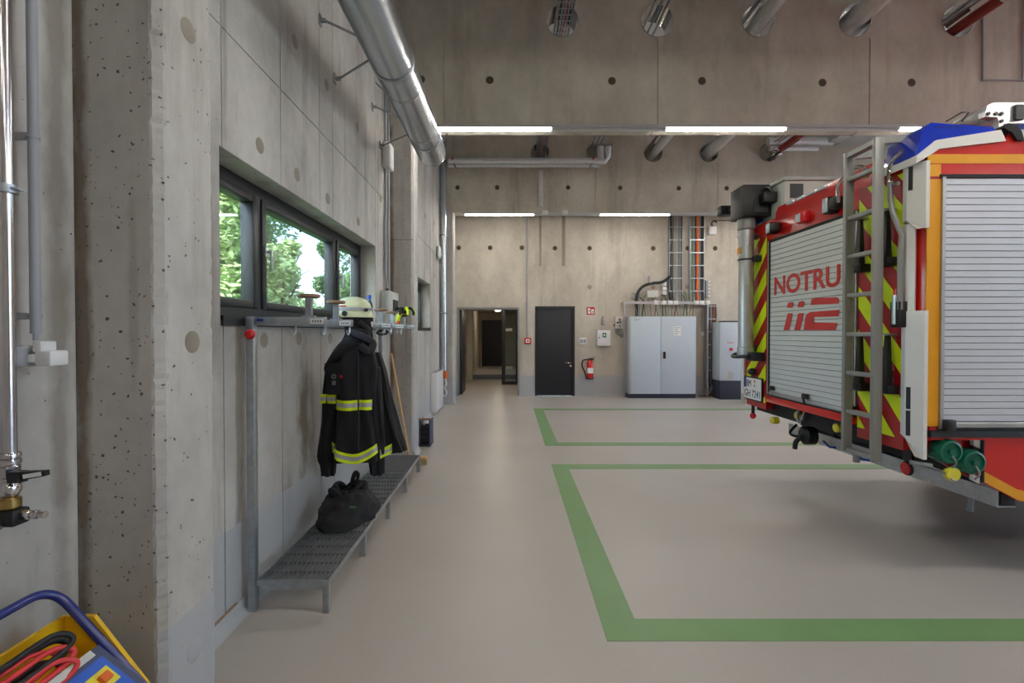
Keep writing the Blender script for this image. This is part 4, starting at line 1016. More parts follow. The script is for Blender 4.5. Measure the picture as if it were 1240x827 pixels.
t, a, b = wbox('wall_sensor', 'small grey cylindrical sensor above the first aid cabinet', 'sensor', 728, 731.5, 386, 394, .07, 'grey_plastic', .02)
q = W_(729.7, 384); MB().cyl((q.x, YB-.03, a.z), (q.x, YB-.03, a.z+.06), .014).build('cable_gland', 'dull_zinc', t)
# extinguisher
q = W_(712, 459); r_ = .078
fe = thing('fire_extinguisher', 'red fire extinguisher with black hose mounted by the black door', 'fire extinguisher', (W_(714,1).x, YB-.11, q.z))
fx = W_(714.5, 1).x; fz = W_(1, 458.5).z; fh = W_(1, 436).z - fz
MB().lathe([(r_*.9, 0), (r_, .02), (r_, fh-.07), (r_*.8, fh-.03), (.035, fh)], (fx, YB-.11, fz), n=24).build('cylinder', 'red_paint', fe)
MB().lathe([(r_*1.02, -.005), (r_*1.02, .03)], (fx, YB-.11, fz), n=24).build('foot_ring', 'black_plastic', fe)
MB().box(fx-.05, fx+.09, YB-.13, YB-.09, fz+fh, fz+fh+.045, .006).bar((fx-.02, YB-.11, fz+fh+.045), (fx+.12, YB-.11, fz+fh+.07), .03, .012).build('valve_head', 'black_plastic', fe)
MB().tube(smooth_path([(fx-.05, YB-.11, fz+fh+.02), (fx-.16, YB-.11, fz+fh-.0), (fx-.19, YB-.11, fz+fh-.12), (fx-.13, YB-.11, fz+fh-.26), (fx-.1, YB-.11, fz+.08), (fx-.085, YB-.11, fz+.0)], 6), .016, 8).build('hose', 'black_rubber', fe)
rr = []
for z in (.14, .27): rr.append([(fx+(r_+.001)*math.cos(t_), YB-.11+(r_+.001)*math.sin(t_), fz+z) for t_ in (R(-150)+R(120)*i/10 for i in range(11))])
MB().ring(rr, caps=False, closed=False).build('instruction_label', 'plate_white', fe, recalc=False)
MB().box(fx-.03, fx+.03, YB-.035, YB-.0, fz+.1, fz+fh-.06).build('wall_bracket', 'black_plastic', fe)
# control box with buttons
t, a, b = wbox('gate_control_box', 'grey control box with red and black buttons left of the cabinet', 'control box', 744, 753.5, 383.5, 398, .11, 'box_grey')
c = (a+b)/2; w_ = b.x-a.x
for dx, dz, m_ in ((0, .075, 'red_plastic'), (-.045, .0, 'black_plastic'), (.01, .01, 'black_plastic'), (0, -.08, 'cable_grey')):
    MB().cyl((c.x+dx, YB-.11, c.z+dz), (c.x+dx, YB-.135, c.z+dz), .02, n=14).build('push_button', m_, t)
MB().cyl((a.x-.03, YB-.05, c.z-.06), (a.x, YB-.05, c.z-.06), .025).build('side_button', 'red_plastic', t)
for i in range(4): MB().tube(smooth_path([(c.x-.07+i*.03, YB-.05, b.z), (c.x-.06+i*.03, YB-.05, b.z-.1-.02*i), (c.x+.06+i*.01, YB-.05, b.z-.14-.02*i), (c.x+.11+.005*i, YB-.04, b.z-.05), (c.x+.12, YB-.03, b.z+.2)], 5), .009, 6).build('cable', 'cable_grey', t)
# electrical cabinet
CF = YB-.43
a, b = AY(763.5, 383, CF), AY(842.5, 480, CF)
cab = thing('electrical_cabinet', 'large two-door light grey electrical cabinet on black plinth', 'cabinet', ((a.x+b.x)/2, CF+.2, 0))
ct = a.z
MB().box(a.x-.03, b.x+.01, CF+.02, YB-.005, .1, ct, .004).build('carcass', 'cabinet_side', cab)
MB().box(a.x-.03, b.x+.01, CF+.03, YB-.02, 0, .098).build('plinth', 'base_blue', cab)
xm_ = AY(802, 1, CF).x
for k, (u, v) in enumerate(((a.x, xm_-.004), (xm_+.004, b.x))):
    dd = MB().box(u, v, CF, CF+.02, .105, ct-.006, .006).build('door', 'cabinet_grey', cab)
    if k == 0:
        lg = AY(769.5, 387, CF); MB().annulus((lg.x, CF, lg.z), .03, .022, 'y', -.001, .001, 20).box(lg.x+.02, lg.x+.11, CF-.001, CF+.001, lg.z-.006, lg.z+.006).build('maker_mark', 'cable_grey', dd)
    else:
        hd = AY(804, 430, CF); MB().box(hd.x-.02, hd.x+.035, CF-.03, CF-.0002, hd.z-.08, hd.z+.08, .008).build('handle', 'black_plastic', dd)
        pa, pb = AY(816, 395, CF), AY(824.5, 406.5, CF); pp = MB().box(pa.x, pb.x, CF-.003, CF-.0005, pb.z, pa.z).build('notice', 'plate_white', dd)
        for j in range(6): MB().box(pa.x+.02, pb.x-.02-.03*(j % 3), CF-.0036, CF-.003, pa.z-.03-.032*j-.005, pa.z-.03-.032*j+.005).build('print_line', 'cable_grey', pp)
# steel frame above with white clamps and cable loops
fr = thing('cable_support_frame', 'galvanised strut frame with white clamps above the cabinet', 'frame', (W_(808,1).x, YB-.2, 0))
zf = AY(1, 366.5, YB-.25).z; xl, xr = AY(756.5, 1, YB-.25).x, AY(860, 1, YB-.25).x
MB().box(xl, xr, YB-.27, YB-.23, zf-.03, zf+.03).build('strut', 'galvanised', fr)
for x in (xl+.02, xr-.02):
    MB().box(x-.02, x+.02, YB-.27, YB-.23, 0, zf-.03).build('upright', 'galvanised', fr)
    MB().box(x-.02, x+.02, YB-.23, YB-.001, zf-.02, zf+.02).build('wall_strut', 'galvanised', fr)
for px in (796, 805.5, 813.5, 820, 845.5, 852, 859):
    q = AY(px, 1, YB-.27); MB().box(q.x-.045, q.x+.045, YB-.30, YB-.225, zf-.045, zf+.045, .006).build('clamp', 'white_plastic', fr)
rnd = random.Random(12)
cols = ['cable_grey', 'cable_grey', 'cable_black', 'cable_green', 'cable_beige', 'cable_grey', 'cable_brown']
for i in range(20):
    px = 772 + i*3.6 + rnd.uniform(-1, 1); q = AY(px, 1, YB-.16)
    up_ = Vector((q.x+rnd.uniform(-.05,.05), YB-.06, zf+rnd.uniform(.1,.25)))
    dn = Vector((q.x, YB-.2, ct-.004))
    tag(MB().tube(smooth_path([dn, dn+Vector((0,0,.08)), Vector((q.x+rnd.uniform(-.06,.06), YB-.14, zf+.02)), up_, up_+Vector((rnd.uniform(-.1,.1), .02, .03))], 4), rnd.uniform(.008, .014), 6).build('loose_cable', cols[i % 7]), 'thin %s cable looping up from the top of the cabinet' % cols[i % 7].split('_')[1], 'cable', 'cables above the cabinet')
# vertical ladder trays with cables up the wall
def vtray(px0, px1, pyb, cabs, label):
    a, b = W_(px0, 262), W_(px1, pyb)
    t = thing('cable_ladder', label, 'cable ladder', ((a.x+b.x)/2, YB-.05, b.z), 'cable ladders on the back wall')
    for x in (a.x+.006, b.x-.006): MB().box(x-.006, x+.006, YB-.09, YB-.002, b.z, 5.9).build('side_rail', 'galvanised', t)
    z = b.z + .1
    while z < 5.9: MB().box(a.x+.012, b.x-.012, YB-.105, YB-.088, z-.012, z+.012).build('rung', 'galvanised', t); z += .3
    for f, m_, r in cabs: MB().tube([(a.x+(b.x-a.x)*f, YB-.06, 5.9), (a.x+(b.x-a.x)*f, YB-.06, b.z+.15), (a.x+(b.x-a.x)*f, YB-.1, b.z-.15)], r, 8).build('cable', m_, t)
vtray(809, 825, 358, [(.08,'cable_black',.03), (.17,'cable_black',.02), (.38,'cable_grey',.028), (.5,'cable_grey',.022), (.6,'cable_beige',.016), (.72,'cable_grey',.014), (.85,'cable_grey',.02), (.93,'cable_black',.012)], 'vertical cable ladder with black and grey cables left of the orange cable')
vtray(834, 851, 358, [(.08,'cable_grey',.022), (.16,'cable_green',.02), (.3,'cable_grey',.022), (.4,'cable_black',.018), (.54,'orange',.032), (.7,'cable_grey',.02), (.82,'cable_black',.024), (.92,'cable_black',.026)], 'vertical cable ladder with an orange cable on the back wall')
a, b = W_(853, 367), W_(864, 468)
t = thing('cable_ladder', 'lower cable ladder with brown cables between the cabinets', 'cable ladder', ((a.x+b.x)/2, YB-.1, b.z), 'cable ladders on the back wall')
for x in (a.x, b.x): MB().box(x-.006, x+.006, YB-.16, YB-.002, b.z, zf-.05).build('side_rail', 'galvanised', t)
z = b.z + .1
while z < zf: MB().box(a.x+.006, b.x-.006, YB-.175, YB-.158, z-.012, z+.012).build('rung', 'galvanised', t); z += .3
for i, (f, m_, r) in enumerate(((.12,'cable_grey',.022), (.3,'cable_black',.02), (.45,'cable_grey',.024), (.7,'cable_brown',.026), (.85,'cable_brown',.022), (.96,'cable_black',.014))):
    x = a.x+(b.x-a.x)*f
    MB().tube(smooth_path([(x, YB-.12, zf-.03), (x, YB-.12, b.z+.2), (x+.02, YB-.14, .25), (x-.06-.04*(i % 3), YB-.16, .06), (x-.2-.02*i, YB-.17, .03)], 6), r, 8).build('cable', m_, t)
# black cable sweeping to the left and down into the cabinet
pts = [W_(810, 335), W_(800, 342), W_(786, 344), W_(775, 349), W_(769.5, 360), W_(769.5, 384)]
pts = [Vector((p_.x, YB-.12, p_.z)) for p_ in pts]; pts[-1].z = ct-.005
single('power_cable', MB().tube(smooth_path(pts, 6), .034, 10), 'cable_black', 'thick black power cable curving down into the cabinet', 'cable')
for px, py in ((786, 338), (766, 361)): q = W_(px, py); single('cable_bracket', MB().box(q.x-.02, q.x+.02, YB-.15, YB-.001, q.z-.1 if px > 780 else q.z-.015, q.z+.06 if px > 780 else q.z+.015), 'galvanised', ('steel bracket above the curve of the black power cable' if px > 780 else 'steel bracket beside the lower end of the black power cable'), 'bracket')
for px0, px1, py0, py1, m_, lab in ((782.5, 796, 352, 361, 'box_grey', 'grey junction box above the cabinet'), (801, 806, 341.5, 346.5, 'white_plastic', 'upper white switch box in a column of three above the cabinet'), (801, 806, 347.5, 351.5, 'white_plastic', 'middle white switch box in a column of three above the cabinet'), (801, 806, 352.5, 357, 'white_plastic', 'lowest white switch box in a column of three above the cabinet')):
    t, a, b = wbox('wall_junction_box', lab, 'junction box', px0, px1, py0, py1, .07, m_); c = (a+b)/2
    MB().box(a.x+.012, b.x-.012, YB-.076, YB-.07, b.z+.012, a.z-.012, .004).build('lid', m_, t)
t, a, b = wbox('motion_detector', 'white detector box on the back wall near the light mast', 'detector', 857, 866, 275, 284.5, .08, 'white_plastic')
MB().tube(smooth_path([(b.x-.08, YB-.04, a.z), (b.x-.1, YB-.04, a.z+.08), (b.x-.04, YB-.04, a.z+.14), (b.x+.02, YB-.04, a.z+.10)], 5) , .016, 8).tube([(b.x-.06, YB-.03, a.z+.15), (b.x+1.2, YB-.03, a.z+.15)], .012, 8).build('supply_cable', 'cable_black', t)
t, a, b = wbox('terminal_strip', 'narrow strip of terminals beside the orange cable', 'terminal strip', 854, 856.5, 340, 361, .05, 'dull_zinc', 0)
for i in range(5): z = b.z+.05+i*.085; MB().box(b.x, b.x+.05, YB-.05, YB-.01, z-.02, z+.02, .004).build('terminal', 'white_plastic', t)
t, a, b = wbox('small_socket', 'small white socket right of the cabinet', 'socket', 848.5, 852, 402, 406.5, .05, 'white_plastic')
q = W_(850, 380); MB().tube([(q.x, YB-.01, a.z), (q.x, YB-.01, zf)], .012, 8).build('supply_cable', 'grey_plastic', t)
# compressor / charger cabinet
CF2 = YB-.62
a, b = AY(872, 390, CF2), AY(908, 480, CF2)
cc = thing('compressor_cabinet', 'tall narrow light grey machine cabinet on dark blue base', 'cabinet', ((a.x+b.x)/2, CF2+.3, 0))
zb_ = AY(1, 461, CF2).z
MB().box(a.x, b.x, CF2, YB-.2, zb_, a.z, .012).build('casing', 'cabinet_grey', cc); MB().box(a.x+.004, b.x-.004, CF2+.004, YB-.21, 0, zb_-.002, .008).build('base', 'base_blue', cc)
MB().box(a.x+.1, b.x-.06, CF2+.06, YB-.3, a.z, a.z+.03, .01).build('top_cover', 'black_plastic', cc)
q = AY(885, 423, CF2); MB().cyl((q.x, CF2, q.z), (q.x, CF2-.035, q.z), .032, n=18).build('emergency_stop', 'red_plastic', cc)
for i in range(3):
    q = AY(881.5+i*3, 415, CF2); MB().cyl((q.x, CF2, q.z), (q.x, CF2-.008, q.z), .012, n=12).build('indicator', 'lens_red', cc)
va, vb = AY(880, 449, CF2), AY(888, 459, CF2); vv = MB().box(va.x, vb.x, CF2-.006, CF2-.0003, vb.z, va.z, .002).build('vent_plate', 'box_grey', cc)
for i in range(6): z = vb.z+.02+i*.028; MB().box(va.x+.015, vb.x-.015, CF2-.009, CF2-.006, z-.005, z+.005).build('louvre', 'cable_grey', vv)
# junction hardware hanging along the light line of the far beam
for px in (660, 684): q = AY(px, 259, COLS[2]-.03); single('light_connector', MB().box(q.x-.06, q.x+.06, COLS[2]-.075, COLS[2]-.016, BEAM_Z-.06, BEAM_Z+.03, .008), 'white_plastic', 'white connector box on the far light line, %s the open doorway' % ('nearer' if px < 670 else 'farther from'), 'connector', 'connectors on the far light line')

# =================================================================== FIRE ENGINE
TY1, TY2, XR = 2.85, 5.07, 2.447     # near side, far side, rear face
TYM = (TY1+TY2)/2
XE = XR + 5.0
fe = thing('fire_engine', 'red fire engine with yellow chevrons and roller shutters parked with its rear towards the wall', 'fire engine', (6.0, TYM, 0))
def SR(px, py, d=0): return AX(px, py, XR-d)
def SS(px, py, d=0): return AY(px, py, TY1-d)
def mir(y): return TY1+TY2-y
def clip(poly, f):
    out = []
    for i in range(len(poly)):
        a, b = poly[i], poly[(i+1) % len(poly)]; fa, fb = f(a), f(b)
        if fa >= 0: out.append(a)
        if (fa >= 0) != (fb >= 0): t = fa/(fa-fb); out.append((a[0]+(b[0]-a[0])*t, a[1]+(b[1]-a[1])*t))
    return out
ZT, ZS, ZB = 2.56, .853, .77
# shell
plan = [(XR, TY1+.10), (XR+.06, TY1), (XE, TY1), (XE, TY2), (XR+.06, TY2), (XR, TY2-.10)]
MB().prism(plan, 'z', .86, 2.44).build('body_shell', 'red_paint', fe)
plan2 = [(XR+.02, TY1+.12), (XR+.08, TY1+.02), (XE, TY1+.02), (XE, TY2-.02), (XR+.08, TY2-.02), (XR+.02, TY2-.12)]
mb = MB(); mb.ring([[(x, y, 2.44) for x, y in plan], [(x, y, 2.54) for x, y in plan2], [(x+.03, TYM+(y-TYM)*.96, 2.56) for x, y in plan2]]); mb.build('roof_edge', 'red_paint', fe)
# raised rear roof panel, sloping forwards
YH0, YH1 = 3.2, SR(940, 247).y
mb = MB().prism([(XR-.005, 2.44), (XR-.005, 2.60), (XR+.02, 2.655), (XR+.4, 2.655), (XR+.4, 2.5)], 'y', YH0, YH1); mb.build('rear_roof_panel', 'red_paint', fe)
MB().box(XR-.002, XR+.03, TY1+.13, YH0, 2.43, 2.545).build('rear_header', 'red_paint', fe); MB().box(XR-.002, XR+.03, YH1, TY2-.12, 2.43, 2.555).build('rear_header', 'red_paint', fe)
# rear side posts with chevrons (dark red field, yellow bands)
ya, yb = SR(1040, 400).y, SR(1096.5, 400).y       # near post: yb..ya
yc, yd = SR(929, 400).y, SR(905.5, 400).y         # far post: yc..yd
MB().box(XR-.006, XR+.02, yb, ya, ZB, 2.50).build('rear_post', 'red_dark', fe)
MB().box(XR-.006, XR+.02, yc, yd, ZB, 2.44).build('rear_post', 'red_dark', fe)
def chevrons(y0, y1, z0, z1, slope, phase, per=.30):
    k = -12
    while k < 24:
        zz = phase + k*per
        f = lambda y: zz + slope*(y-y0)
        poly = [(y0, f(y0)), (y1, f(y1)), (y1, f(y1)+per*.5), (y0, f(y0)+per*.5)]
        poly = clip(clip(poly, lambda p: p[1]-z0), lambda p: z1-p[1])
        if len(poly) >= 3: MB().prism(poly, 'x', XR-.009, XR-.0055).build('chevron_band', 'reflex_yellow', fe, smooth=False)
        k += 1
chevrons(yb+.004, ya-.004, .84, 2.49, 1.18, .02)
chevrons(yc+.004, yd-.002, .83, 2.42, -1.05, .16)
# roller shutters
def shutter(kind, u0, u1, z0, z1, n, material, lab):
    """kind 'x': on the rear face (u = y); 'y': on the near side (u = x)"""
    h = (z1-z0)/n
    prof = [(0, -.005), (h*.05, -.008), (h*.88, -.008), (h*.93, -.005), (h*.93, 0), (0, 0)]
    mb = MB()
    if kind == 'x': mb.ring([[(XR+d, u, z0+t) for t, d in prof] for u in (u0, u1)])
    else: mb.ring([[(u, TY1+d, z0+t) for t, d in prof] for u in (u0, u1)])
    s = mb.build('shutter_slat', material, fe, ang=20)
    for i in range(1, n): again(s, (0, 0, h*i))
    return s
ys0, ys1 = SR(1036, 400).y, SR(933.5, 400).y
MB().box(XR-.001, XR+.02, ys0-.02, ys1+.02, .90, 2.36).build('shutter_backing', 'anthracite', fe)
shutter('x', ys0, ys1, .955, 2.345, 32, 'slat_white', '')
MB().box(XR-.02, XR, ys0, ys1, .915, .953, .006).build('shutter_bottom_bar', 'aluminium', fe)
for y in (ys1+.008, ys0-.008): MB().box(XR-.016, XR+.02, y-.008, y+.008, .90, 2.355).build('shutter_guide', 'black_rubber', fe)
for y in (ys1+.022, ys0-.022): MB().box(XR-.02, XR+.02, y-.006, y+.006, .90, 2.355).build('shutter_trim', 'aluminium', fe)
MB().box(XR-.012, XR+.02, ys0-.03, ys1+.03, 2.347, 2.364).build('shutter_seal', 'black_rubber', fe)
MB().box(XR-.04, XR+.05, ys0-.03, ys1+.03, ZS, .912, .008).build('rear_sill', 'red_paint', fe)
MB().box(XR-.03, XR+.0, ys0-.03, ys1+.03, .905, .922).build('sill_seal', 'black_rubber', fe)
for px, py in ((936, 470), (977, 480), (1034, 495)): q = SR(px, py, .02); MB().box(XR-.05, XR-.014, q.y-.025, q.y+.03, q.z-.02, q.z+.02, .006).build('shutter_stop', 'black_plastic', fe)
q = SR(975, 484, .03); MB().tube([(XR-.03, q.y, q.z-.05), (XR-.05, q.y, q.z+.02), (XR-.05, q.y-.06, q.z+.02)], .008, 8).build('shutter_strap', 'black_plastic', fe)
xs0 = SS(1139, 400).x; xs1 = xs0 + 1.95
zs0, zs1 = SS(1150, 519).z, SS(1150, 216).z
MB().box(xs0-.02, xs1+.02, TY1-.001, TY1+.02, zs0-.02, zs1+.02).build('shutter_backing', 'anthracite', fe)
shutter('y', xs0+.01, xs1, zs0+.045, zs1, 37, 'slat_silver', '')
MB().box(xs0+.01, xs1, TY1-.022, TY1, zs0+.008, zs0+.042, .008).build('shutter_bottom_bar', 'aluminium', fe)
for x in (xs0, xs1+.01): MB().box(x-.01, x+.01, TY1-.016, TY1+.0, zs0-.0, zs1+.005).build('shutter_guide', 'aluminium', fe)
MB().box(xs0-.02, xs1+.02, TY1-.014, TY1, zs1, zs1+.02).build('shutter_seal', 'black_rubber', fe)
q = SS(1148, 515, .02); MB().box(q.x-.03, q.x+.025, TY1-.05, TY1-.012, q.z-.03, q.z+.035, .006).build('shutter_stop', 'black_plastic', fe)
xs2 = xs1 + .12
MB().box(xs2, xs2+1.6, TY1-.001, TY1+.02, zs0-.02+.35, zs1+.02).build('shutter_backing', 'anthracite', fe)
shutter('y', xs2+.02, xs2+1.58, zs0+.39, zs1, 29, 'slat_silver', '')
# warning lines on the near side
MB().box(SS(1125,1).x, XE, TY1-.004, TY1, SS(1,198).z, SS(1,187).z).build('yellow_line', 'warm_yellow', fe)
MB().box(SS(1125,1).x, xs0-.012, TY1-.0045, TY1, SS(1,516).z, SS(1,199).z).build('yellow_line', 'warm_yellow', fe)
MB().box(SS(1123,1).x, XE, TY1-.006, TY1, SS(1,217).z-.0, SS(1,214).z).build('drip_edge', 'red_dark', fe)
MB().box(SS(1130,1).x, XE, TY1-.02, TY1+.03, SS(1,529).z, SS(1,521).z).build('body_sill', 'anthracite', fe)
# lettering on the rear shutter
nt_ = text_mesh('lettering_notruf', 'NOTRUF', .222, 'red_print', fe, (XR-.0105, SR(938,357).y, SR(938,357).z), (R(90), 0, R(-90)), bold=.005)
w0 = max(v.co.x for v in nt_.data.vertices); nt_.data.transform(Matrix.Diagonal((1.02/w0, (SR(938,336).z-SR(938,357).z)/max(v.co.y for v in nt_.data.vertices), 1, 1)))
def z5(x, y): p = AX(870+x/3.758, 340+y/3.758, XR-.012); return (p.y, p.z)
for poly in ([(297,225),(316,148),(338,148),(322,225)], [(311,122),(318,100),(336,96),(342,103),(336,122)],
             [(345,225),(364,148),(388,147),(371,225)], [(360,120),(367,96),(384,91),(392,98),(387,120)],
             [(420,110),(424,86),(436,78),(538,75),(549,84),(546,104)],
             [(388,224),(396,165),(404,150),(420,142),(551,132),(546,162),(436,165),(430,188),(540,192),(532,224)]):
    MB().prism([z5(*p) for p in poly], 'x', XR-.0135, XR-.0115).build('lettering_112', 'red_print', fe, smooth=False)
# number plate
def z6(x, y): p = AX(885+x/6.36, 370+y/6.36, XR-.02); return p
ptop, pbot = z6(118, 552), z6(112, 708)
py0, py1, pz0, pz1 = z6(243, 1).y, z6(112, 1).y, z6(178, 722).z, z6(178, 560).z
npl = MB().box(XR-.026, XR-.006, py0-.01, py1+.01, pz0-.012, pz1+.012, .004).build('number_plate', 'black_plastic', fe)
MB().box(XR-.029, XR-.0255, py0, py1, pz0, pz1).build('plate_face', 'plate_white', npl)
MB().box(XR-.0295, XR-.029, py1-.045, py1, pz0+(pz1-pz0)*.52, pz1).build('plate_band', 'plate_blue', npl)
hh = (pz1-pz0)
def fit(o, w, h):
    vx = [v.co.x for v in o.data.vertices]; vy = [v.co.y for v in o.data.vertices]
    o.data.transform(Matrix.Translation((-min(vx), -min(vy), 0))); o.data.transform(Matrix.Diagonal((w/(max(vx)-min(vx)), h/(max(vy)-min(vy)), 1, 1)))
W0 = py1-py0
o = text_mesh('plate_text', 'BM', .08, 'black_plastic', npl, (XR-.0298, py1-.055, pz0+hh*.58), (R(90), 0, R(-90))); fit(o, W0*.26, hh*.32)
o = text_mesh('plate_text', 'GH 7241', .08, 'black_plastic', npl, (XR-.0298, py1-.015, pz0+hh*.09), (R(90), 0, R(-90))); fit(o, W0*.9, hh*.34)
cz = pz0+hh*.75; cy_ = py0+W0*.36
MB().cyl((XR-.029, cy_, cz+hh*.11), (XR-.030, cy_, cz+hh*.11), .014, n=16).build('plate_seal', 'orange', npl); MB().cyl((XR-.029, cy_, cz-hh*.09), (XR-.030, cy_, cz-hh*.09), .012, n=16).build('plate_seal', 'cable_grey', npl)
q = SR(911, 450, .03); MB().sphere(q, .045, .05, .035, 14, 8).build('plate_lamp', 'black_plastic', fe)
# white corner covers, near and far
def corner(m):
    f = (lambda y: y) if not m else mir
    def pr(poly, z0, z1, nm='corner_cover', mt='body_white', z0b=None):
        mb = MB(); a = [(x, f(y)) for x, y in poly]
        zb = z0b or [z0]*len(a)
        mb.ring([[(p[0], p[1], z) for p, z in zip(a, zb)], [(p[0], p[1], z1) for p in a]]); return mb.build(nm, mt, fe)
    full = [(XR-.022, TY1+.115), (XR-.03, TY1+.075), (XR-.007, TY1+.028), (XR+.012, TY1-.012), (XR+.034, TY1-.012), (XR+.045, TY1+.02), (XR+.01, TY1+.11)]
    slim = [(XR-.02, TY1+.115), (XR-.026, TY1+.08), (XR-.006, TY1+.04), (XR+.01, TY1+.05), (XR+.01, TY1+.11)]
    top = SS(1110, 195).z; u1 = SS(1110, 276).z; l0 = SS(1110, 376).z; lb = SS(1110, 556).z
    pr(full, u1, top, z0b=[u1+.06, u1+.06, u1-.0, u1-.0, u1-.0, u1-.0, u1+.06])
    pr(slim, l0, u1+.04)
    pr(full, lb, l0, z0b=[lb+.13, lb+.12, lb+.01, lb, lb, lb, lb+.12])
    # blue beacon housing with white base strip
    g0, g1 = SS(1095, 192).z, SS(1117, 148).z
    mb = MB(); y0, y1 = f(TY1+.005), f(TY1+.30)
    prof = [(XR-.04, g0+.01), (XR-.0, g1-.05), (XR+.05, g1), (XR+.42, g1-.025), (XR+.45, g1-.06), (XR+.08, g0+.10)]
    ins = [(XR-.0, g0+.03), (XR+.03, g1-.04), (XR+.07, g1-.006), (XR+.40, g1-.03), (XR+.43, g1-.06), (XR+.09, g0+.10)]
    mb.ring([[(x, y0, z) for x, z in prof], [(x, (y0+y1)/2, z) for x, z in prof], [(x, y1, z) for x, z in ins]])
    bc_ = mb.build('beacon', 'beacon_blue', fe)
    for i in range(8): x = XR+.08+i*.022; MB().box(x-.005, x+.005, f(TY1+.003), f(TY1+.02), g1-.035, g1-.022).build('beacon_rib', 'tube_blue', bc_)
    st = [(XR-.045, g0-.03), (XR-.045, g0+.012), (XR+.07, g0+.105), (XR+.45, g0+.165), (XR+.48, g0+.10), (XR+.09, g0+.055), (XR+.055, g0+.03)]
    MB().ring([[(x, f(TY1-.012), z) for x, z in st], [(x, f(TY1+.28), z) for x, z in st]]).build('beacon_base', 'body_white', fe)
    sh = [(XR+.055, 2.44), (XR+.055, g0+.03), (XR+.09, g0+.055), (XR+.48, g0+.10), (XR+.52, g0+.165), (XE, g0+.165), (XE, 2.44)]
    MB().ring([[(x, f(TY1-.001), z) for x, z in sh], [(x, f(TY1+.05), z) for x, z in sh]]).build('roof_side', 'red_paint', fe)
    for py0_, py1_ in ((198, 227), (470, 497), (499, 530)):
        za, zb = SS(1100, py1_).z, SS(1100, py0_).z
        mb = MB(); pA = Vector((XR-.03, f(TY1+.075), 0)); pB = Vector((XR+.012, f(TY1-.012), 0)); nrm = Vector((-.002, -.001 if not m else .001, 0))
        a_, b_ = pA.lerp(pB, .08)+nrm, pA.lerp(pB, .30)+nrm
        mb.ring([[(a_.x, a_.y, za), (b_.x, b_.y, za), (b_.x, b_.y, zb), (a_.x, a_.y, zb)], [(a_.x+.012, a_.y, za), (b_.x+.012, b_.y, za), (b_.x+.012, b_.y, zb), (a_.x+.012, a_.y, zb)]])
        mb.build('corner_light', 'anthracite', fe)
corner(False); corner(True)
# lower rear and side skirts
MB().box(XR+.05, XR+.3, yb-.06, ya, ZB, .86).build('pod_bottom', 'red_paint', fe); MB().box(XR+.05, XR+.3, yc, yd+.02, ZB, .86).build('pod_bottom', 'red_paint', fe)
sk = [(XR+.06, .86), (XR+.06, .775), (SS(1240,1).x, SS(1,606).z), (XR+1.1, .40), (XR+1.9, .40), (XR+1.9, .86)]
xr0 = SS(1198, 1).x
rec = clip(sk, lambda p: xr0-p[0]); out = clip(sk, lambda p: p[0]-xr0)
MB().prism(rec, 'y', TY1+.06, TY1+.09).build('coupling_recess', 'red_dark', fe)
sko = MB().prism(out, 'y', TY1, TY1+.06).build('side_skirt', 'red_paint', fe)
hz_ = lambda x: (SS(1,597).z - SS(1,574).z)
lo = lambda x: .775 + (SS(1240,1).x and (SS(1,606).z-.775)*(x-XR-.06)/(SS(1240,1).x-XR-.06))
xk = SS(1240,1).x
MB().prism([(xr0+.005, lo(xr0)+.004), (xk, lo(xk)+.004), (XR+1.1, .404), (XR+1.1, .466), (xk, lo(xk)+.066), (xr0+.005, lo(xr0)+.066)], 'y', TY1-.004, TY1).build('yellow_line', 'warm_yellow', fe)
x_a, x_b = SS(1189, 1).x, SS(1197, 1).x
for py0_, py1_, m_ in ((530, 540, 'plate_white'), (541, 549, 'black_plastic'), (550, 557, 'red_dark'), (558, 566, 'plate_white'), (567, 574, 'red_plastic'), (575, 583, 'plate_white')):
    za, zb = SS(1,py1_).z, SS(1,py0_).z; MB().prism([(x_a, za+.0), (x_b, za-.02), (x_b, zb-.02), (x_a, zb)], 'y', TY1+.015, TY1+.04).build('hazard_mark', m_, fe)
MB().box(x_b, xr0+.004, TY1-.004, TY1+.06, lo(xr0), .86).build('skirt_edge', 'anthracite', fe)
for px, py in ((1143, 545), (1171, 557.5)):
    q = AY(px, py, TY1+.02)
    c = MB().lathe([(.066, .10), (.07, .085), (.072, .02), (.066, 0), (.055, -.004), (.05, .008), (.018, .008), (.016, -.008), (.001, -.01)], (q.x, TY1-.03, q.z), 'y', 28).build('hose_coupling', 'cap_green', fe, ang=50)
    for i in range(12):
        a_ = 2*math.pi*i/12; MB().cyl((q.x+.071*math.cos(a_), TY1-.01, q.z+.071*math.sin(a_)), (q.x+.071*math.cos(a_), TY1+.05, q.z+.071*math.sin(a_)), .006, n=6).build('grip_rib', 'cap_green', c)
    MB().tube(smooth_path([(q.x, TY1-.035, q.z-.02), (q.x+.01, TY1-.05, q.z-.06), (q.x-.0, TY1-.03, q.z-.10)], 5), .006, 6).build('cap_chain', 'dull_zinc', c)
q = AY(1148, 572.5, TY1+.0); MB().lathe([(.04, 0), (.042, .02), (.03, .045), (.012, .05)], (q.x, TY1-.04, q.z), 'y', 18).build('yellow_cap', 'yellow_plastic', fe)
MB().tube(smooth_path([(q.x-.14, TY1+.02, q.z+.05), (q.x-.05, TY1-.02, q.z+.01), (q.x, TY1-.04, q.z-.035), (q.x+.05, TY1-.0, q.z)], 6), .006, 6).build('cable_loop', 'dull_zinc', fe)
MB().cyl((q.x-.2, TY1+.03, q.z+.055), (q.x-.09, TY1+.01, q.z+.04), .014).build('grease_line', 'dull_zinc', fe)
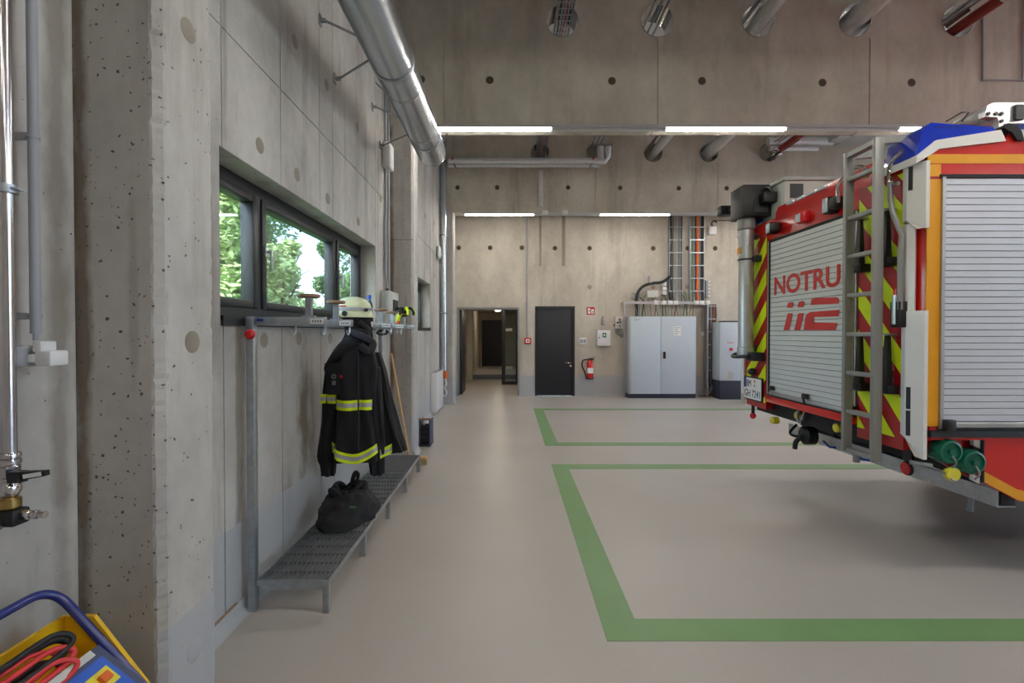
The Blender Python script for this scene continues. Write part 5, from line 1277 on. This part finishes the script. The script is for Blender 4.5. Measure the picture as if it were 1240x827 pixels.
# underrun bar
ux0, ux1, uz0, uz1 = 2.945, 3.06, .445, .548
mb = MB(); poly = [(ux0, uz0), (ux1, uz0), (ux1, uz0+.008), (ux0+.008, uz0+.008), (ux0+.008, uz1-.008), (ux1, uz1-.008), (ux1, uz1), (ux0, uz1)]
mb.prism(poly, 'y', TY1+.03, TY2-.03); mb.build('underrun_bar', 'galvanised', fe, smooth=False)
MB().box(ux0+.02, ux1-.005, TY1+.028, TY1+.04, uz0+.01, uz1-.01, .004).build('bar_end_cap', 'black_plastic', fe)
q = AX(1099, 567, ux0); MB().lathe([(.052, 0), (.052, -.01), (.046, -.014)], (ux0, q.y, q.z), 'x', 24).build('reflector_rim', 'black_plastic', fe); MB().lathe([(.046, -.0135), (.044, -.02), (.01, -.024)], (ux0, q.y, q.z), 'x', 24).build('rear_reflector', 'lens_red', fe)
q = AX(1178, 608, ux0+.06); MB().cyl((q.x-.01, q.y, q.z+.03), (q.x-.04, q.y-.02, q.z-.05), .013, .019).build('drain_spout', 'dull_zinc', fe)
# underbody
MB().box(XR+.52, XR+1.2, TY1+.3, TY2-.2, .56, .862).build('rear_underbody', 'black_rubber', fe)
MB().box(XR+.07, XR+.5, TY1+.45, TY2-.2, .715, .852, .01).build('rear_step', 'black_rubber', fe)
MB().box(XR+.64, XR+1.0, TY1+.12, TY2-.12, .60, .80).build('tail_frame', 'black_plastic', fe)
for y in (TYM-.42, TYM+.42): MB().box(XR+.5, 9.2, y-.04, y+.04, .55, .82).build('chassis_rail', 'black_plastic', fe)
for px, py, m_, nm in ((970, 503, 'yellow_plastic', 'yellow_cap'), (1018, 518, 'yellow_plastic', 'yellow_cap'), (940, 509, 'yellow_plastic', 'yellow_cap')):
    q = AX(px, py, XR+.08); MB().lathe([(.03, .02), (.034, 0), (.034, -.04), (.02, -.05)], q, 'x', 16).build(nm, m_, fe)
q = AX(971.5, 504, XR+.05); MB().tube(smooth_path([q+Vector((0,.035,.06)), q+Vector((-.02,.04,0)), q+Vector((-.03,0,-.05)), q+Vector((-.02,-.04,0)), q+Vector((0,-.035,.06))], 6), .011, 8).build('tow_shackle', 'dull_zinc', fe)
q = AX(987, 527, XR+.35); MB().lathe([(.05, .0), (.085, -.02), (.085, -.1), (.06, -.12)], q, 'x', 18).build('trailer_coupling', 'black_plastic', fe)
MB().tube(smooth_path([q+Vector((-.1,0,.0)), q+Vector((-.16,.02,-.06)), q+Vector((-.16,.04,-.13))], 5), .022, 8).build('coupling_lever', 'black_plastic', fe)
MB().tube(smooth_path([q+Vector((-.02,.25,.05)), q+Vector((-.1,.22,-.02)), q+Vector((-.12,.1,-.03)), q+Vector((-.08,0,0))], 6), .012, 8).build('air_hose', 'black_rubber', fe)
q = AX(960, 521, ux0-.01)
for px, py in ((1010, 540), (1050, 555)): q = AX(px, py, ux0); MB().tube([q+Vector((-.03,.1,.02)), q+Vector((-.04,.0,-.01)), q+Vector((-.03,-.06,.0))], .01, 8).build('blue_strap', 'blue_plastic', fe)
q = AX(1037, 556, XR+.03); MB().cyl(q+Vector((0,0,.07)), q+Vector((0,0,-.02)), .022).build('ladder_pin', 'dull_zinc', fe)
q = SR(906, 501); MB().cyl((q.x+.05, q.y, .8), (q.x+.05, q.y, q.z), .016).build('marker_stalk', 'black_rubber', fe); MB().sphere((q.x+.05, q.y, q.z-.02), .03, .03, .032, 12, 8).build('marker_lamp', 'lens_red', fe)
# wheels, cab
def wheel(x, y0, y1):
    w = MB().lathe([(.28, 0), (.40, .0), (.445, .02), (.455, .06), (.455, y1-y0-.06), (.445, y1-y0-.02), (.40, y1-y0), (.28, y1-y0)], (x, y0, .455), 'y', 36).build('tyre', 'tyre', fe)
    MB().lathe([(.28, -.001), (.24, .05), (.12, .05), (.10, .0), (.01, .0)] + [(.01, y1-y0), (.28, y1-y0)], (x, y0, .455), 'y', 30).build('wheel_rim', 'aluminium', w)
for x in (4.75, 8.35):
    wheel(x, TY1+.02, TY1+.30); wheel(x, TY2-.30, TY2-.02)
MB().box(XE-.2, XE, TY1+.06, TY2-.06, .55, .86).box(XR+2.9, XE, TY1+.01, TY1+.08, .45, .86).box(XR+2.9, XE, TY2-.08, TY2-.01, .45, .86).build('front_skirt', 'red_paint', fe)
cabp = [(XE+.06, .55), (XE+2.1, .55), (XE+2.25, 1.25), (XE+2.05, 2.25), (XE+1.85, 2.5), (XE+.06, 2.55)]
MB().prism(cabp, 'y', TY1+.05, TY2-.05).build('cab', 'red_paint', fe)
for y, s in ((TY1+.05, -1), (TY2-.05, 1)):
    for x0, x1 in ((XE+.25, XE+.95), (XE+1.1, XE+1.85)): MB().prism([(x0, 1.4), (x1+.1, 1.4), (x1, 2.2), (x0, 2.2)], 'y', y, y+s*.012).build('cab_window', 'anthracite', fe)
mb = MB(); a_, b_ = Vector((XE+2.225, 0, 1.38)), Vector((XE+2.06, 0, 2.2)); mb.ring([[(p.x, y, p.z) for p, y in ((a_, TY1+.15), (a_, TY2-.15), (b_, TY2-.2), (b_, TY1+.2))], [(p.x+.012, y, p.z+.002) for p, y in ((a_, TY1+.15), (a_, TY2-.15), (b_, TY2-.2), (b_, TY1+.2))]]); mb.build('windscreen', 'anthracite', fe)
# ladder
XL = XR-.13
def lad(px, py): return AX(px, py, XL)
n0, f0 = lad(1060, 558), lad(1025, 540)
ztop = lad(1058, 170).z; zlow = n0.z
for y, zt in ((n0.y, ztop), (f0.y, ztop)): MB().box(XL-.03, XL+.03, y-.014, y+.014, zlow, zt, .004).build('ladder_rail', 'truck_grey', fe)
z = lad(1060, 505).z
while z < ztop-.1: MB().box(XL-.02, XL+.02, n0.y+.014, f0.y-.014, z-.014, z+.014, .004).build('ladder_rung', 'truck_grey', fe); z += .262
MB().box(XL-.02, XL+.02, n0.y+.014, f0.y-.014, zlow, zlow+.03, .004).build('ladder_rung', 'truck_grey', fe)
for y in (n0.y, f0.y):
    mb = MB(); mb.bar((XL-.027, y, ztop-.022), (XL+.20, y, ztop-.003), .026, .045); mb.bar((XL+.185, y, ztop-.01), (XL+.155, y, ztop-.34), .028, .05); mb.build('ladder_top_hook', 'truck_grey', fe)
MB().bar((XL-.0, n0.y, ztop-.02), (XL-.0, f0.y, ztop-.02), .05, .03).build('ladder_rung', 'truck_grey', fe)
# stand-off brackets (tapered black rubber holders on the rear posts)
for px, pya, pyb in ((1041, 266, 322), (1073, 256, 314), (1041, 407, 465), (1074, 406, 468)):
    q0, q1 = SR(px, pya, .05), SR(px, pyb, .05)
    mb = MB(); y = q0.y
    mb.ring([[(XR-.03, y-.026, q1.z), (XR-.07, y-.026, q1.z), (XR-.07, y+.026, q1.z), (XR-.03, y+.026, q1.z)], [(XR-.035, y-.013, q0.z), (XR-.055, y-.013, q0.z), (XR-.055, y+.013, q0.z), (XR-.035, y+.013, q0.z)]]); mb.build('ladder_holder', 'black_plastic', fe)
    MB().box(XR-.08, XR-.003, y-.05, y+.05, q1.z-.045, q1.z+.01, .006).build('holder_foot', 'black_plastic', fe)
    MB().box(XL-.0, XR-.004, y-.03, y+.03, q0.z, q0.z+.012).build('holder_plate', 'truck_grey', fe)
# grab rails beside the ladder
h_ = [SR(1079, 220, .05), SR(1077, 238, .06), SR(1080, 258, .06), SR(1091, 285, .06), SR(1091, 310, .05), SR(1091, 375, .05)]
h_ = [Vector((XR-.055, p_.y, p_.z)) for p_ in h_]
MB().tube(h_, .016, 10).build('grab_rail', 'truck_grey', fe)
h_ = [AX(*q, XR-.05) for q in ((1093, 183), (1079, 198), (1077, 210), (1077, 222), (1088, 222))]
MB().tube(smooth_path(h_, 4), .012, 10).build('grab_handle', 'pipe_steel', fe)
h_ = [AX(*q, XR-.05) for q in ((1015, 246), (1015, 226), (1022, 215), (1035, 203), (1046, 203), (1050, 215))]
MB().tube(smooth_path(h_, 4), .013, 10).build('grab_handle', 'pipe_steel', fe)
# lamp holder on the post
q = SR(1086, 375, .05); MB().cyl(q+Vector((0,0,.09)), q+Vector((0,0,-.09)), .026, n=16).build('hand_lamp', 'lens_grey', fe); MB().cyl(q+Vector((0,0,.09)), q+Vector((0,0,.13)), .018).build('lamp_switch', 'lens_red', fe); MB().box(XR-.07, XR-.005, q.y-.045, q.y+.03, q.z-.11, q.z+.05, .006).build('lamp_bracket', 'black_plastic', fe)
# work lights and markers on the rear header
for px, py, w in ((934, 276, .05), (1005, 248, .062)):
    q = SR(px, py, .06); b_ = MB().box(q.x-.02, XR+.0, q.y-.075, q.y+.03, q.z-w*.75, q.z+w*.8, .02).build('work_light', 'black_plastic', fe)
    MB().box(q.x-.026, q.x-.018, q.y-.008, q.y+.052, q.z-w*.85, q.z+w*.85, .004).build('light_lens', 'lens_grey', b_)
    MB().box(q.x-.02, XR, q.y-.015, q.y+.058, q.z-w*.98, q.z+w*.98, .008).build('light_housing', 'black_plastic', b_)
q = SR(972, 263, .03); b_ = MB().box(XR-.05, XR, q.y-.06, q.y+.07, q.z-.045, q.z+.045, .015).build('marker_light', 'lens_red', fe); MB().box(XR-.054, XR-.048, q.y+.0, q.y+.065, q.z-.035, q.z+.035, .006).build('light_lens', 'lens_grey', b_)
for i in range(4):
    q = SR(957.5+i*12.4, 243-i*5.8, .0); MB().box(XR-.012, XR+.02, q.y-.05, q.y+.05, q.z-.03, q.z-.005, .004).build('strip_lamp', 'lens_grey', fe)
# roof box on the far side
ra, rb_ = AX(950, 216, XR+.07), AX(921, 236, XR+.07)
bxo = MB().box(XR+.07, XR+2.2, ra.y, TY2-.12, 2.53, ra.z-.02, .006).build('roof_box', 'box_grey', fe); MB().box(XR+.05, XR+2.22, ra.y-.02, TY2-.10, ra.z-.02, ra.z+.01, .004).build('box_lid', 'cabinet_side', bxo)
MB().box(XR+.12, XR+.24, ra.y-.006, ra.y, ra.z-.18, ra.z-.05).build('vent_grille', 'anthracite', bxo)
# roof hoist on the near side
hg = [(1195, 128), (1203, 124), (1240, 124), (1300, 124), (1300, 148), (1192, 150)]
MB().prism([(AY(*p_, 3.35).x, AY(*p_, 3.35).z) for p_ in hg], 'y', 3.35, 3.6).build('roof_hoist', 'aluminium', fe)
MB().prism([(AY(*p_, 3.4).x, AY(*p_, 3.4).z) for p_ in ((1160, 150), (1190, 130), (1200, 126), (1202, 152))], 'y', 3.4, 3.5).build('hoist_arm', 'truck_grey', fe)
hb = MB().prism([(AY(*p_, 3.3).x, AY(*p_, 3.3).z) for p_ in ((1193, 134), (1215, 134), (1215, 155), (1210, 155), (1208, 142), (1193, 141))], 'y', 3.3, 3.35).build('hoist_bracket', 'aluminium', fe)
for p_ in ((1196, 138), (1205, 138), (1212, 138), (1212, 147)): q = AY(*p_, 3.3); MB().cyl((q.x, 3.3, q.z), (q.x, 3.29, q.z), .012, n=6).build('bolt', 'anthracite', hb)
q = AY(1234, 136, 3.34); MB().box(q.x-.03, q.x+.03, 3.33, 3.35, q.z-.05, q.z+.05).build('hoist_slot', 'black_plastic', fe)
MB().tube([AY(1146, 147, 3.3), AY(1165, 136, 3.3), AY(1173, 136, 3.3), AY(1165, 147, 3.3)], .005, 6).build('wire_guard', 'black_plastic', fe)
# roof edge lamp farther forward
q0, q1 = SS(1213, 160), SS(1240, 160)
MB().prism([(SS(*p_).x, SS(*p_).z) for p_ in ((1211, 156), (1217, 151), (1226, 152), (1233, 160), (1236, 171), (1228, 171), (1222, 162))], 'y', TY1-.02, TY1+.25).build('awning_end', 'black_rubber', fe)
MB().prism([(SS(*p_).x, SS(*p_).z) for p_ in ((1226, 151), (1300, 150), (1300, 158), (1231, 158))], 'y', TY1-.01, TY1+.22).build('side_beacon', 'tube_blue', fe)
MB().prism([(SS(*p_).x, SS(*p_).z) for p_ in ((1231, 158), (1300, 158), (1300, 171), (1236, 171))], 'y', TY1-.015, TY1+.22).build('awning_case', 'aluminium', fe)
# light mast on the far corner
XM = XR-.10; m0 = AX(903, 400, XM)
def mz(py): return AX(903, py, XM).z
ym = m0.y
MB().cyl((XM, ym, mz(432)), (XM, ym, mz(272)), .07, n=28).build('mast_tube', 'aluminium', fe)
MB().lathe([(.07, -.03), (.084, -.02), (.084, .10), (.075, .11)], (XM, ym, mz(276)), n=28).build('mast_collar', 'truck_grey', fe)
MB().lathe([(.078, -.0), (.078, .09), (.07, .1)], (XM, ym, mz(432)), n=28).build('mast_foot', 'aluminium', fe)
MB().annulus((XM, ym, mz(315)), .078, .0705, 'z', -.008, .008, 28).box(XM+.03, XM+.1, ym-.12, ym-.05, mz(315)-.03, mz(315)+.03, .005).build('mast_clamp', 'anthracite', fe)
MB().box(XM-.0715, XM-.03, ym-.03, ym+.04, mz(308), mz(300)).build('mast_sticker', 'warm_yellow', fe)
hb_ = MB().box(XM-.10, XM+.18, ym-.14, ym+.13, mz(266), mz(229), .008).build('mast_head', 'black_plastic', fe)
MB().box(XM-.0, XM+.13, ym-.15, ym-.138, mz(262), mz(247)).build('head_bracket', 'anthracite', fe)
for s, px, py in ((0, 878, 256), (1, 931, 240)):
    q = AX(px, py, XM-.02 if not s else XM+.12); b_ = MB().box(q.x-.07, q.x+.07, q.y-.06, q.y+.06, q.z-.05, q.z+.055, .02).build('spotlight', 'black_plastic', fe)
    MB().bar(q, (XM+.03, ym, q.z), .02, .03).build('spotlight_arm', 'black_plastic', fe)
MB().tube(smooth_path([AX(921, 238, XM+.1), AX(926, 229, XM+.1), AX(932, 228, XM+.1), AX(937, 234, XM+.1)], 5), .008, 8).build('cable_loop', 'cable_black', fe)
q = AX(894, 427, XM-.06); MB().tube(smooth_path([(XM+.02, ym-.1, mz(430)), (XM-.06, ym-.12, mz(431)), (XM-.1, ym+.04, mz(432)), (XM-.05, ym+.13, mz(430)), (XM+.04, ym+.10, mz(426))], 7), .018, 8).box(XM-.02, XM+.09, ym-.2, ym-.04, mz(436), mz(426), .01).build('cable_loop', 'cable_black', fe)
MB().box(XM+.02, XR, ym-.04, ym+.04, mz(425), mz(418)).box(XM+.02, XR, ym-.04, ym+.04, mz(290), mz(284)).build('mast_bracket', 'anthracite', fe)

# =================================================================== BOOSTER TROLLEY, bottom left
tro = thing('booster_trolley', 'blue tube-framed battery booster trolley with yellow tray and coiled cables', 'trolley', (-1.15, 1.05, 0))
T0 = AY(63, 710, 1.40); YN = .66
lowx = T0.x+.62
def side(y, s):
    return [Vector((lowx, y, .05)), Vector((T0.x+.10, y, T0.z-.135)), ]
dsl = Vector((lowx-T0.x-.02, 0, .06-T0.z)).normalized()
pth = [Vector((lowx, 1.40, .06))]
cor = Vector((T0.x, 1.40, T0.z)); rb = .075
for k in range(9):
    t = k/8; p0_, p2_ = cor + dsl*rb, cor + Vector((0, -rb, 0)); pth.append((1-t)**2*p0_ + 2*t*(1-t)*cor + t*t*p2_)
pn = [Vector((v.x, 1.40+YN-v.y, v.z)) for v in reversed(pth)]
path = pth + pn
MB().tube(path, .0125, 14).build('tube_frame', 'tube_blue', tro, ang=60)
MB().tube([(lowx, 1.40, .06), (lowx, YN, .06)], .0125, 12).build('lower_bar', 'tube_blue', tro)
tz = AY(63, 756, 1.37).z; tx0 = AY(63, 756, 1.37).x; tx1 = tx0+.40; ty1 = 1.37; ty0 = .70
def endp(dx=0): return [(tx0, tz-.16), (tx0+.52, tz-.40), (tx0+.42, tz-.325), (tx0+.33, tz-.21), (tx0+.20, tz-.085), (tx0+.115, tz), (tx0, tz)]
for y in (ty0, ty1+.045): MB().prism([(tx0, tz-.16), (tx0+.10, tz-.45), (tx0+.43, tz-.45), (tx0+.085, tz), (tx0, tz)], 'y', y-.006, y+.006).build('tray_end', 'tray_yellow', tro)
MB().box(tx0-.012, tx0, ty0, ty1+.045, tz-.16, tz).box(tx0, tx0+.13, ty0+.008, ty1+.036, tz-.145, tz-.135).build('tray', 'tray_yellow', tro)
MB().ring([[(tx0+.03, y, .12), (tx0+.55, y, .12), (tx0+.55, y, .22), (tx0+.24, y, tz-.142), (tx0+.03, y, tz-.142)] for y in (ty0+.02, ty1-.02)]).build('housing', 'tray_yellow', tro)
# sloping dark front panel with label and orange switch
pp0, pp1 = Vector((tx0+.13, 0, tz-.065)), Vector((tx0+.45, 0, tz-.32))
dn_ = (pp1-pp0).normalized(); nn = Vector((-dn_.z, 0, dn_.x)); nn = nn if nn.z > 0 else -nn
def quad(a, b, y0, y1, lift, th, nm, mt, par):
    p, q = pp0.lerp(pp1, a)+nn*lift, pp0.lerp(pp1, b)+nn*lift
    return MB().ring([[(p.x, y0, p.z), (q.x, y0, q.z), (q.x, y1, q.z), (p.x, y1, p.z)], [(p.x+nn.x*th, y0, p.z+nn.z*th), (q.x+nn.x*th, y0, q.z+nn.z*th), (q.x+nn.x*th, y1, q.z+nn.z*th), (p.x+nn.x*th, y1, p.z+nn.z*th)]]).build(nm, mt, par)
fpn = quad(0, 1, ty0+.02, ty1-.005, 0, .012, 'front_panel', 'panel_blue', tro)
quad(.0, .05, ty0+.02, ty1-.035, .012, .004, 'panel_edge', 'box_grey', fpn)
quad(.08, .62, 1.06, 1.345, .0122, .002, 'label', 'blue_plastic', fpn)
quad(.15, .28, 1.14, 1.33, .0145, .002, 'label_field', 'yellow_plastic', fpn)
quad(.185, .245, 1.285, 1.312, .017, .012, 'rocker_switch', 'orange', fpn)
quad(.19, .25, 1.20, 1.22, .017, .006, 'indicator', 'red_plastic', fpn)
rnd = random.Random(3)
for i, (m_, r, dx, dz) in enumerate((('cable_black', .013, .04, .05), ('cable_black', .011, .07, .075), ('cable_red', .011, .085, .045), ('cable_red', .010, .11, .02), ('cable_black', .012, .06, .02), ('cable_red', .009, .06, .055))):
    bx_ = tx0+.025+dx*.75; top = tz-.05+dz
    pts = [(bx_-.03, ty0+.06, top-.05), (bx_-.015, .95, top-.01), (bx_+.01, 1.15, top+.0), (bx_+.02, ty1-.09-.012*i, top+.005), (bx_+.04, ty1-.055-.01*i, top-.02), (bx_+.045, ty1-.09-.01*i, top-.04), (bx_+.035, 1.12, top-.05), (bx_+.02, .9, top-.06)]
    MB().tube(smooth_path(pts, 6), r*.68, 10).build('jumper_cable', m_, tro, ang=60)
for y in (ty0+.08, ty1-.08):
    MB().lathe([(.03, 0), (.10, .0), (.11, .01), (.11, .04), (.10, .05), (.03, .05)], (tx0+.12, y-.025, .11), 'y', 24).build('wheel', 'black_rubber', tro)
MB().cyl((tx0+.12, ty0+.03, .11), (tx0+.12, ty1-.03, .11), .012).build('axle', 'dull_zinc', tro)
MB().box(lowx-.1, tx0+.56, ty0+.1, ty0+.14, .05, .13).box(lowx-.1, tx0+.56, ty1-.14, ty1-.10, .05, .13).build('strut', 'tube_blue', tro)
for y in (ty0+.1, ty1-.1): MB().cyl((lowx, y, .05), (lowx, y, 0), .016).build('foot', 'black_rubber', tro)
